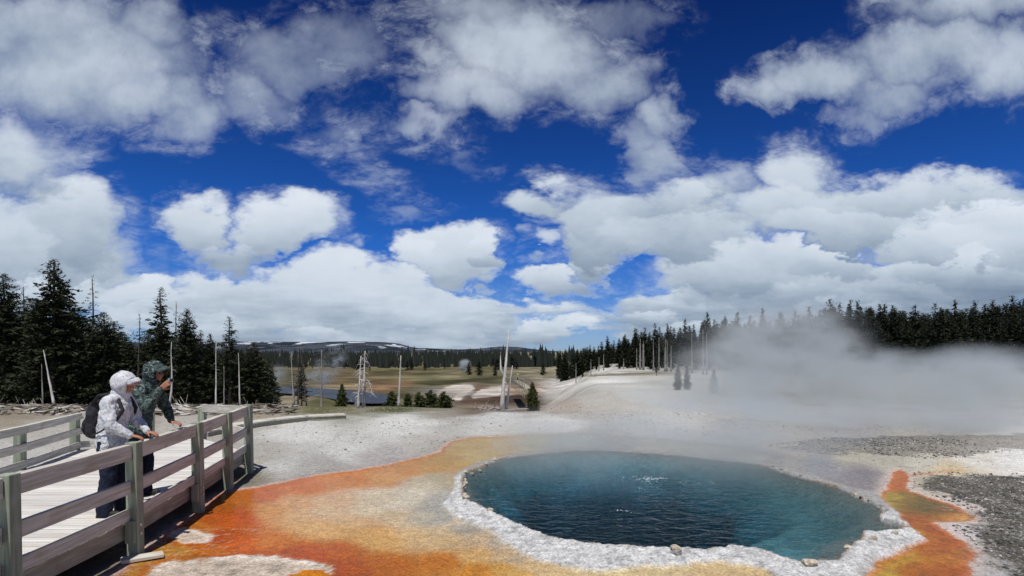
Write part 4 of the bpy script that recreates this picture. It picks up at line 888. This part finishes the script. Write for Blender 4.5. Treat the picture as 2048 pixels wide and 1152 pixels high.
def pl_wood(rg, n):
    y = rg.uniform(22, 38, n); x = y * rg.uniform(-.95, -.36, n); return np.stack([x, y], 1)
scatter('gravel', 15000, pl_grav, lambda rg, m, P_: rg.uniform(.006, .024, m) * rg.choice([1, 1, 1.6], m), mixed('gravel_stone', (.05, .048, .045), (.16, .155, .145), (.48, .47, .44)), 'dark and pale gravel right of the pool', seed=31)
scatter('gravel', 9000, pl_plat, lambda rg, m, P_: rg.uniform(.006, .022, m) * (P_[:, 1] / 14), mixed('crust_chips', (.22, .21, .19), (.48, .46, .42), (.10, .095, .09)), 'small crust chips on the pale flat', seed=32)
scatter('litter', 2600, pl_wood, lambda rg, m, P_: rg.uniform(.05, .32, m), mixed('litter_wood', (.10, .085, .065), (.34, .31, .27), (.55, .53, .50)), 'broken twigs and sticks under the left pines', 'twig', seed=33)

# ------------------------------------------------------------------ people
def cloth(name, cols, scale, thr, rough=.85):
    m, t, out = newmat(name); tcn = t.node('ShaderNodeTexCoord'); p = tcn.outputs['Object']
    a = t.noise(p, scale, 5, .65, 1.0); b = t.noise(t.v('ADD', p, (3, 1, 7)), scale * 2.1, 5, .65, .8)
    c = t.mix(t.mr(a, thr[0], thr[0] + .03), cols[0], cols[1]); c = t.mix(t.mr(b, thr[1], thr[1] + .03), c, cols[2])
    w = t.noise(p, 14, 3, .5); pbsdf(t, out, c, rough, w, .5, .02, .2); return m
WJ = cloth('white_mottled_cloth', ((.62, .635, .66), (.40, .42, .46), (.24, .26, .30)), 20, (.53, .60))
GJ = cloth('green_mottled_cloth', ((.060, .090, .085), (.018, .026, .025), (.22, .28, .27)), 13, (.50, .575))
NJ = cloth('navy_trouser_cloth', ((.010, .014, .030), (.014, .02, .04), (.02, .026, .045)), 12, (.5, .6))
BKM = cloth('black_pack_cloth', ((.018, .018, .022), (.03, .03, .036), (.10, .10, .11)), 9, (.5, .66), .6)
LIME = cloth('lime_cloth', ((.45, .60, .06), (.40, .55, .05), (.45, .6, .08)), 9, (.5, .6))
skn, t, out = newmat('skin'); pbsdf(t, out, (.42, .19, .12), .55, spec=.3)
hrm, t, out = newmat('dark_hair'); pbsdf(t, out, (.02, .015, .012), .6)
pnk, t, out = newmat('pink_cap_cloth'); pbsdf(t, out, (.70, .34, .30), .8)
sho, t, out = newmat('black_shoe'); pbsdf(t, out, (.015, .015, .017), .6)
whs, t, out = newmat('white_cuff'); pbsdf(t, out, (.7, .7, .72), .8)
eyem, t, out = newmat('eye'); pbsdf(t, out, (.02, .015, .01), .2)
def org(mb, name, mat, parent, vox, wrinkle=0, wscale=.09, smooth_it=3):
    o = mb.build(name, mat, parent, True); r_ = o.modifiers.new('remesh', 'REMESH'); r_.mode = 'VOXEL'; r_.voxel_size = vox; r_.use_smooth_shade = True
    s_ = o.modifiers.new('smooth', 'SMOOTH'); s_.iterations = smooth_it; s_.factor = .5
    if wrinkle:
        tx = bpy.data.textures.new('wrinkle', 'CLOUDS'); tx.noise_scale = wscale; tx.noise_depth = 2; d_ = o.modifiers.new('wrinkle', 'DISPLACE'); d_.texture = tx; d_.strength = wrinkle; d_.mid_level = .5
    return o
def hand(mb, wrist, fwd, palm, side, curl=.5, k=1.0):
    """wrist point, direction of fingers, palm normal (towards what it holds), side of the thumb"""
    w = Vector(wrist); f = Vector(fwd).normalized(); pn = Vector(palm).normalized(); pn = (pn - f * pn.dot(f)).normalized(); sd = f.cross(pn).normalized() * side
    c = w + f * .05 * k
    for q in (-.027, -.009, .009, .027): mb.cap(w + f * .01 + sd * q * .6, w + f * .085 * k + sd * q, .016 * k, .012 * k, 8)
    for i, (q, L) in enumerate(((.030, .070), (.010, .078), (-.010, .072), (-.029, .056))):
        p = w + f * .088 * k + sd * q; ang = 0; dirv_ = f
        for sgm, fr_ in enumerate((.45, .32, .23)):
            ang += curl * (.5 + .45 * sgm); dv = (f * math.cos(ang) + pn * math.sin(ang)).normalized(); p2 = p + dv * L * fr_ * k
            mb.cap(p, p2, (.0095 - .001 * sgm) * k, (.0088 - .001 * sgm) * k, 8); p = p2
    p = w + f * .025 * k + sd * .028; d1 = (f * .55 + sd * .75 + pn * .35).normalized(); p2 = p + d1 * .038 * k; d2 = (f * .85 + sd * .2 + pn * .55).normalized()
    mb.cap(p, p2, .012, .0105, 8); mb.cap(p2, p2 + d2 * .032 * k, .0105, .009, 8)
def person(loc, rz, J, jacket, trousers, label, hood=True, det=1.0, cap_=None):
    root = empty('person', loc, rz); V3 = Vector
    hc = V3(J['head']); nk = V3(J['neck']); lr = hc - nk
    b = MB()
    # head with face
    Mh = Matrix.Rotation(J.get('nod', 0), 3, 'Y')
    def h(x, y, z): return hc + Mh @ V3((x, y, z))
    b.ball(h(-.012, 0, .028), (.097, .077, .095), M=Mh); b.ball(h(.022, 0, -.035), (.070, .058, .080), M=Mh); b.cap(h(.045, 0, -.085), h(.058, 0, -.082), .026, .024)
    b.cap(h(.082, 0, .012), h(.104, 0, -.024), .010, .015); b.cap(h(.078, -.02, -.055), h(.078, .02, -.055), .010, .010)
    for s_ in (-1, 1): b.ball(h(.0, s_ * .078, -.012), (.016, .010, .030), 8, 6); b.cap(h(.076, s_ * .014, .022), h(.070, s_ * .045, .024), .011, .010)
    b.cap(nk - V3((.0, 0, .05)), hc - V3((.02, 0, .05)), .058, .055)
    b.loft([(J['hip'][0], 0, .86, .09, .13), (J['hip'][0], 0, .96, .10, .15), (J['waist'][0], 0, J['waist'][2], .09, .13), (J['chest'][0], 0, J['chest'][2], .11, .16), (nk.x - .02, 0, nk.z - .08, .07, .14), (nk.x, 0, nk.z - .02, .05, .06)])
    for s_, sd in ((-1, 'r'), (1, 'l')):
        b.cap(J['sh' + sd], J['el' + sd], .050, .040); b.cap(J['el' + sd], J['wr' + sd], .038, .026)
        b.cap(J['hi' + sd], J['kn' + sd], .080, .052); b.cap(J['kn' + sd], J['an' + sd], .050, .036)
        b.cap(J['an' + sd], V3(J['an' + sd]) + V3((.10, 0, -.06)), .030, .022)
    for sd, (fw, pn, th, cu) in J['hands'].items(): hand(b, J['wr' + sd], fw, pn, th, cu)
    org(b, 'body', skn, root, .0065 if det == 1 else .02, smooth_it=2)
    for s_ in (-1, 1): e_ = MB(); e_.ball(h(.080, s_ * .029, .006), .0125, 8, 6); e_.build('eye', eyem, root, True)
    # trousers
    b = MB(); hx = J['hip'][0]
    b.loft([(hx, 0, .80, .10, .15), (hx, 0, .88, .125, .175), (hx, 0, .98, .125, .17)])
    for sd in 'rl':
        hi, kn, an = V3(J['hi' + sd]), V3(J['kn' + sd]), V3(J['an' + sd])
        b.cap(hi, kn, .112, .092); b.cap(kn, kn.lerp(an, .5), .092, .090); b.cap(kn.lerp(an, .5), an + V3((.01, 0, .0)), .090, .086); b.cap(an + V3((.01, 0, .02)), an + V3((.02, 0, -.02)), .086, .088)
    org(b, 'trousers', trousers, root, .011 * (1 if det == 1 else 2), .028, .10, 4)
    for sd in 'rl':
        an = V3(J['an' + sd]); b = MB(); b.cap((an.x - .03, an.y, .045), (an.x + .17, an.y, .038), .044, .038); b.cap((an.x + .02, an.y, .05), (an.x + .03, an.y, .10), .045, .042)
        b.box((an.x + .07, an.y, .014), (.27, .086, .026)); org(b, 'shoe', sho, root, .008, 0, .1, 2)
    # jacket
    b = MB(); w, c = J['waist'], J['chest']
    b.loft([(hx + .01, 0, .80, .150, .200), (hx + .01, 0, .84, .158, .208), (hx + .01, 0, .93, .156, .204), (w[0], 0, w[2], .148, .190), (c[0], 0, c[2], .160, .205), (c[0] * .6 + nk.x * .4, 0, c[2] * .45 + nk.z * .55, .135, .195), (nk.x - .01, 0, nk.z - .035, .10, .13), (nk.x, 0, nk.z + .03, .075, .08)])
    for s_, sd in ((-1, 'r'), (1, 'l')):
        sh, el, wr = V3(J['sh' + sd]), V3(J['el' + sd]), V3(J['wr' + sd]); b.cap(sh + V3((0, -s_ * .05, .0)), sh, .095, .085); b.cap(sh, el, .088, .070); b.cap(el, wr.lerp(el, .08), .070, .047)
    org(b, 'jacket', jacket, root, .011 * (1 if det == 1 else 2), .045, .075, 4)
    if hood:
        # hood: shell round the head, open to the front
        b = MB(); fdir = (Mh @ V3((1, 0, -.22))).normalized()
        def keep(v): return v.dot(fdir) < (.62 if v.z < .35 else .80)
        hk = V3((-.012, 0, .022))
        b.ball(hc + Mh @ hk, (.137, .114, .143), 40, 26, keep=keep)
        o = b.build('hood', jacket, root, True)
        s_ = o.modifiers.new('solid', 'SOLIDIFY'); s_.thickness = .016; s_.offset = 0
        tx = bpy.data.textures.new('hoodw', 'CLOUDS'); tx.noise_scale = .08; d_ = o.modifiers.new('wrinkle', 'DISPLACE'); d_.texture = tx; d_.strength = .035
        # peak of the hood
        b = MB(); n_ = 12; vs = []; 
        for j_ in range(4):
            for i in range(n_ + 1):
                a = (i / n_ - .5) * 2.3; rr = .112 + .011 * j_
                vs.append(hc + Mh @ V3((.02 + math.cos(a) * (rr + .006 * j_) * .98, math.sin(a) * .104, .085 - .013 * j_ - .05 * (a / 1.15) ** 2 + .012)))
        b.add(vs, [(j_ * (n_ + 1) + i, j_ * (n_ + 1) + i + 1, (j_ + 1) * (n_ + 1) + i + 1, (j_ + 1) * (n_ + 1) + i) for j_ in range(3) for i in range(n_)])
        o = b.build('hood_peak', jacket, root, True); s_ = o.modifiers.new('solid', 'SOLIDIFY'); s_.thickness = .012
        # collar closing the hood down to the jacket
        b = MB(); b.cap(nk - V3((.02, 0, .03)), hc + V3((-.055, 0, -.07)), .098, .090); b.cap(nk + V3((.02, 0, -.02)), hc + V3((.012, 0, -.115)), .085, .062); org(b, 'collar', jacket, root, .011, .03, .07, 3)
    else:
        b = MB(); b.ball(hc + V3((-.025, 0, .03)), (.10, .088, .10)); b.build('hair', hrm, root, True)
    if cap_:
        b = MB(); n_ = 10; vs = []
        for j_ in range(2):
            for i in range(n_ + 1):
                a = (i / n_ - .5) * 2.2; rr = .088 + .088 * j_
                vs.append(hc + Mh @ V3((math.cos(a) * rr * (1 if j_ == 0 else .97) + .01, math.sin(a) * (.074 + .006 * j_), .050 - .026 * j_ - .022 * (a / 1.1) ** 2)))
        b.add(vs, [(i, i + 1, n_ + 2 + i, n_ + 1 + i) for i in range(n_)]); o = b.build('cap_brim', cap_, root, True); s_ = o.modifiers.new('solid', 'SOLIDIFY'); s_.thickness = .007
    tag(root, label, 'person'); return root
J1 = dict(head=(.150, 0, 1.575), neck=(.085, 0, 1.43), nod=.10, hip=(-.01, 0, .93), waist=(.01, 0, 1.08), chest=(.05, 0, 1.27),
  shr=(.06, -.185, 1.375), shl=(.08, .185, 1.375), elr=(.11, -.26, 1.115), ell=(.17, .24, 1.12), wrr=(.325, -.20, .985), wrl=(.355, .12, .985),
  hir=(-.01, -.095, .88), hil=(-.01, .095, .88), knr=(.03, -.115, .48), knl=(.06, .11, .48), anr=(-.03, -.13, .10), anl=(.04, .12, .10),
  hands={'r': ((.8, .12, -.22), (.15, 0, -1), 1, .55), 'l': ((.9, -.1, -.2), (.1, 0, -1), -1, .55)})
p1 = person((-4.87, 7.30, DZ), .10, J1, WJ, NJ, 'hiker in a white mottled hooded jacket with pink cap brim, leaning on the rail', cap_=pnk)
J2 = dict(head=(.235, 0, 1.65), neck=(.155, 0, 1.50), nod=.05, hip=(.0, 0, .95), waist=(.04, 0, 1.12), chest=(.10, 0, 1.32),
  shr=(.12, -.20, 1.43), shl=(.14, .20, 1.43), elr=(.265, -.31, 1.215), ell=(.24, .29, 1.16), wrr=(.385, -.14, 1.455), wrl=(.36, .20, .985),
  hir=(0, -.10, .90), hil=(0, .10, .90), knr=(.02, -.13, .49), knl=(.07, .12, .49), anr=(-.05, -.15, .10), anl=(.03, .12, .10),
  hands={'r': ((.62, .30, .62), (-.25, 1, .1), -1, .6), 'l': ((.85, -.1, -.2), (.1, 0, -1), -1, .55)})
p2 = person((-5.10, 8.15, DZ), .06, J2, GJ, NJ, 'hiker in a dark green mottled hooded jacket raising a small camera to the face')
p2.scale = (1.02, 1.02, 1.02)
# rucksack
bp = empty('backpack', p1.location, .10); tag(bp, 'small black rucksack worn on the back of the white jacketed hiker', 'backpack')
b = MB(); b.loft([(-.17, 0, .93, .05, .09), (-.19, 0, .97, .085, .125), (-.19, 0, 1.10, .10, .14), (-.18, 0, 1.24, .09, .13), (-.16, 0, 1.36, .07, .11), (-.14, 0, 1.40, .03, .06)]); org(b, 'bag', BKM, bp, .010, .03, .08, 3)
b = MB(); b.loft([(-.265, 0, .98, .02, .09), (-.28, 0, 1.04, .035, .10), (-.275, 0, 1.14, .03, .095), (-.26, 0, 1.19, .012, .08)]); org(b, 'pocket', BKM, bp, .010, .02, .06, 3)
for s_ in (-1, 1):
    b = MB(); P_ = [(-.16, s_ * .10, 1.36), (-.08, s_ * .125, 1.455), (.03, s_ * .13, 1.47), (.15, s_ * .135, 1.40), (.205, s_ * .15, 1.28), (.15, s_ * .205, 1.14), (-.02, s_ * .225, 1.03), (-.15, s_ * .15, .98)]
    b.tube(P_, [.022] * 5 + [.014, .010, .010], 8); b.build('strap', BKM, bp, True)
# camera in hand
cmm, t, out = newmat('silver_camera'); pbsdf(t, out, (.45, .46, .48), .35, Metallic=.6)
blk, t, out = newmat('black_glass'); pbsdf(t, out, (.01, .01, .012), .15)
cr_ = empty('camera', (-5.10 + .475, 8.15 - .03, DZ + 1.59), .06); tag(cr_, 'small silver compact camera held up by the green jacketed hiker', 'camera')
b = MB(); b.box((0, 0, 0), (.024, .10, .058)); b.build('camera_body', cmm, cr_, bevel=.006)
b = MB(); b.tube([(.012, .01, 0), (.034, .01, 0)], .022, 16); b.build('lens', blk, cr_, True)
# distant walker
J3 = dict(J1); J3.update(head=(.02, 0, 1.6), neck=(.0, 0, 1.45), chest=(0, 0, 1.27), waist=(0, 0, 1.08), shr=(0, -.18, 1.39), shl=(0, .18, 1.39), elr=(.0, -.24, 1.12), ell=(0, .24, 1.12), wrr=(.08, -.24, .88), wrl=(.08, .24, .88), knr=(.08, -.1, .48), anr=(.12, -.1, .1), knl=(0, .1, .48), anl=(-.12, .1, .1),
  hands={'r': ((.1, 0, -1), (0, 1, 0), 1, .4), 'l': ((.1, 0, -1), (0, -1, 0), -1, .4)})
dd = 110; p3 = person(((1036 - HX) / F * dd, dd, CAMZ - (763 - HY) / F * dd), 2.6, J3, LIME, NJ, 'tiny distant walker in a lime yellow jacket on the far boardwalk', hood=False, det=2)

# ------------------------------------------------------------------ steam
def steam(name, label, blobs, box, dens, nscale, thr, col=(.80, .87, .885), aniso=.2, group=None, emit=0):
    m, t, out = newmat(name); geo = t.node('ShaderNodeNewGeometry'); pos = geo.outputs['Position']
    wv = t.v('SCALE', t.v('SUBTRACT', t.noise(pos, nscale * .6, 3, .5, 0, 1), (.5, .5, .5)), scale=1.1 / nscale * .5)
    pp = t.v('ADD', pos, wv); acc = None
    for (c, r, s_) in blobs:
        ln = t.v('LENGTH', t.v('MULTIPLY', t.v('SUBTRACT', pp, c), (1 / r[0], 1 / r[1], 1 / r[2])))
        d = t.mr(ln, 1.0, .15, 0, s_); acc = d if acc is None else t.m('ADD', acc, d)
    n = t.noise(t.v('MULTIPLY', pos, (.8, .8, 1.2)), nscale, 5, .6)
    dn = t.m('MULTIPLY', t.m('MULTIPLY', acc, t.mr(n, thr[0], thr[1], .07, 1.6)), dens)
    vs = t.node('ShaderNodeVolumePrincipled', {'Color': col, 'Density': dn, 'Anisotropy': aniso, 'Absorption Color': (0, 0, 0)}); t.l.new(vs.outputs[0], out.inputs[1])
    lo, hi = Vector(box[0]), Vector(box[1]); mb = MB(); c = (lo + hi) / 2; mb.ball((0, 0, 0), tuple((hi - lo) / 2), 24, 14)
    o = mb.build(name, m, loc=c); return tag(o, label, 'steam', group, 'stuff')
def at3(px, py, d): return ((px - HX) / F * d, d, CAMZ - (py - HY) / F * d)
B1 = [(at3(1560,735,30),(5.5,7,1.9),1.0),(at3(1500,790,26),(7,6,1.7),.9),(at3(1720,785,27),(8,6,2.0),1.1),(at3(1900,765,28),(7,7,2.0),1.0),(at3(2050,775,30),(7,7,1.8),.8),(at3(1395,750,30),(2.5,3,1.6),.35),(at3(1570,680,32),(5,5,2.5),1.0),(at3(1620,740,30),(6,6,1.9),.7),(at3(1350,830,21),(5,4,1.1),.6),(at3(1650,850,19),(8,4.5,1.2),.9),(at3(1950,850,20),(7,4.5,1.1),.8),(at3(1420,855,18),(5,4,1.0),.5),(at3(1250,865,17),(4,3,.8),.35),(at3(1460,700,36),(5,5,2.0),.25)]
steam('steam', 'thick grey steam drifting right from the hot pool across the pale flat', B1, ((-2, 9, -1.5), (42, 50, 8.5)), .50, .50, (.41, .64), col=(.85, .905, .915))
B2 = [((2.5, 12.2, .3), (4.2, 3.0, .9), .8), ((5, 13.5, .4), (4, 3, 1.0), .7), ((1.0, 14.8, .3), (4.5, 2.6, .8), .8)]
steam('steam', 'thin steam lying over the far half of the blue water', B2, ((-5, 8.5, -.5), (11, 18, 1.8)), .38, .7, (.35, .7))
steam('steam', 'faint blue steam rising behind the ghostly pale dead tree', [(at3(655,735,110), (3.5, 3, 3.0), 1), (at3(625,760,110), (4.5, 3, 2.6), 1), (at3(665,712,110), (3.5, 3, 2.4), .7)], (at3(560,815,110), at3(720,680,110)), .6, .3, (.40, .62)).scale = (1, 1, 1)
steam('steam', 'small white steam puff in front of the far tree line', [(at3(930,730,235), (3.0, 4, 3.0), 1.3)], (at3(895,752,232), at3(965,705,238)), .5, .3, (.35, .6))
steam('steam', 'faint steam low over the valley right of the left grove', [(at3(548,752,120), (3.5, 3, 3.2), 1)], (at3(500,800,117), at3(590,715,123)), .2, .3, (.4, .62))
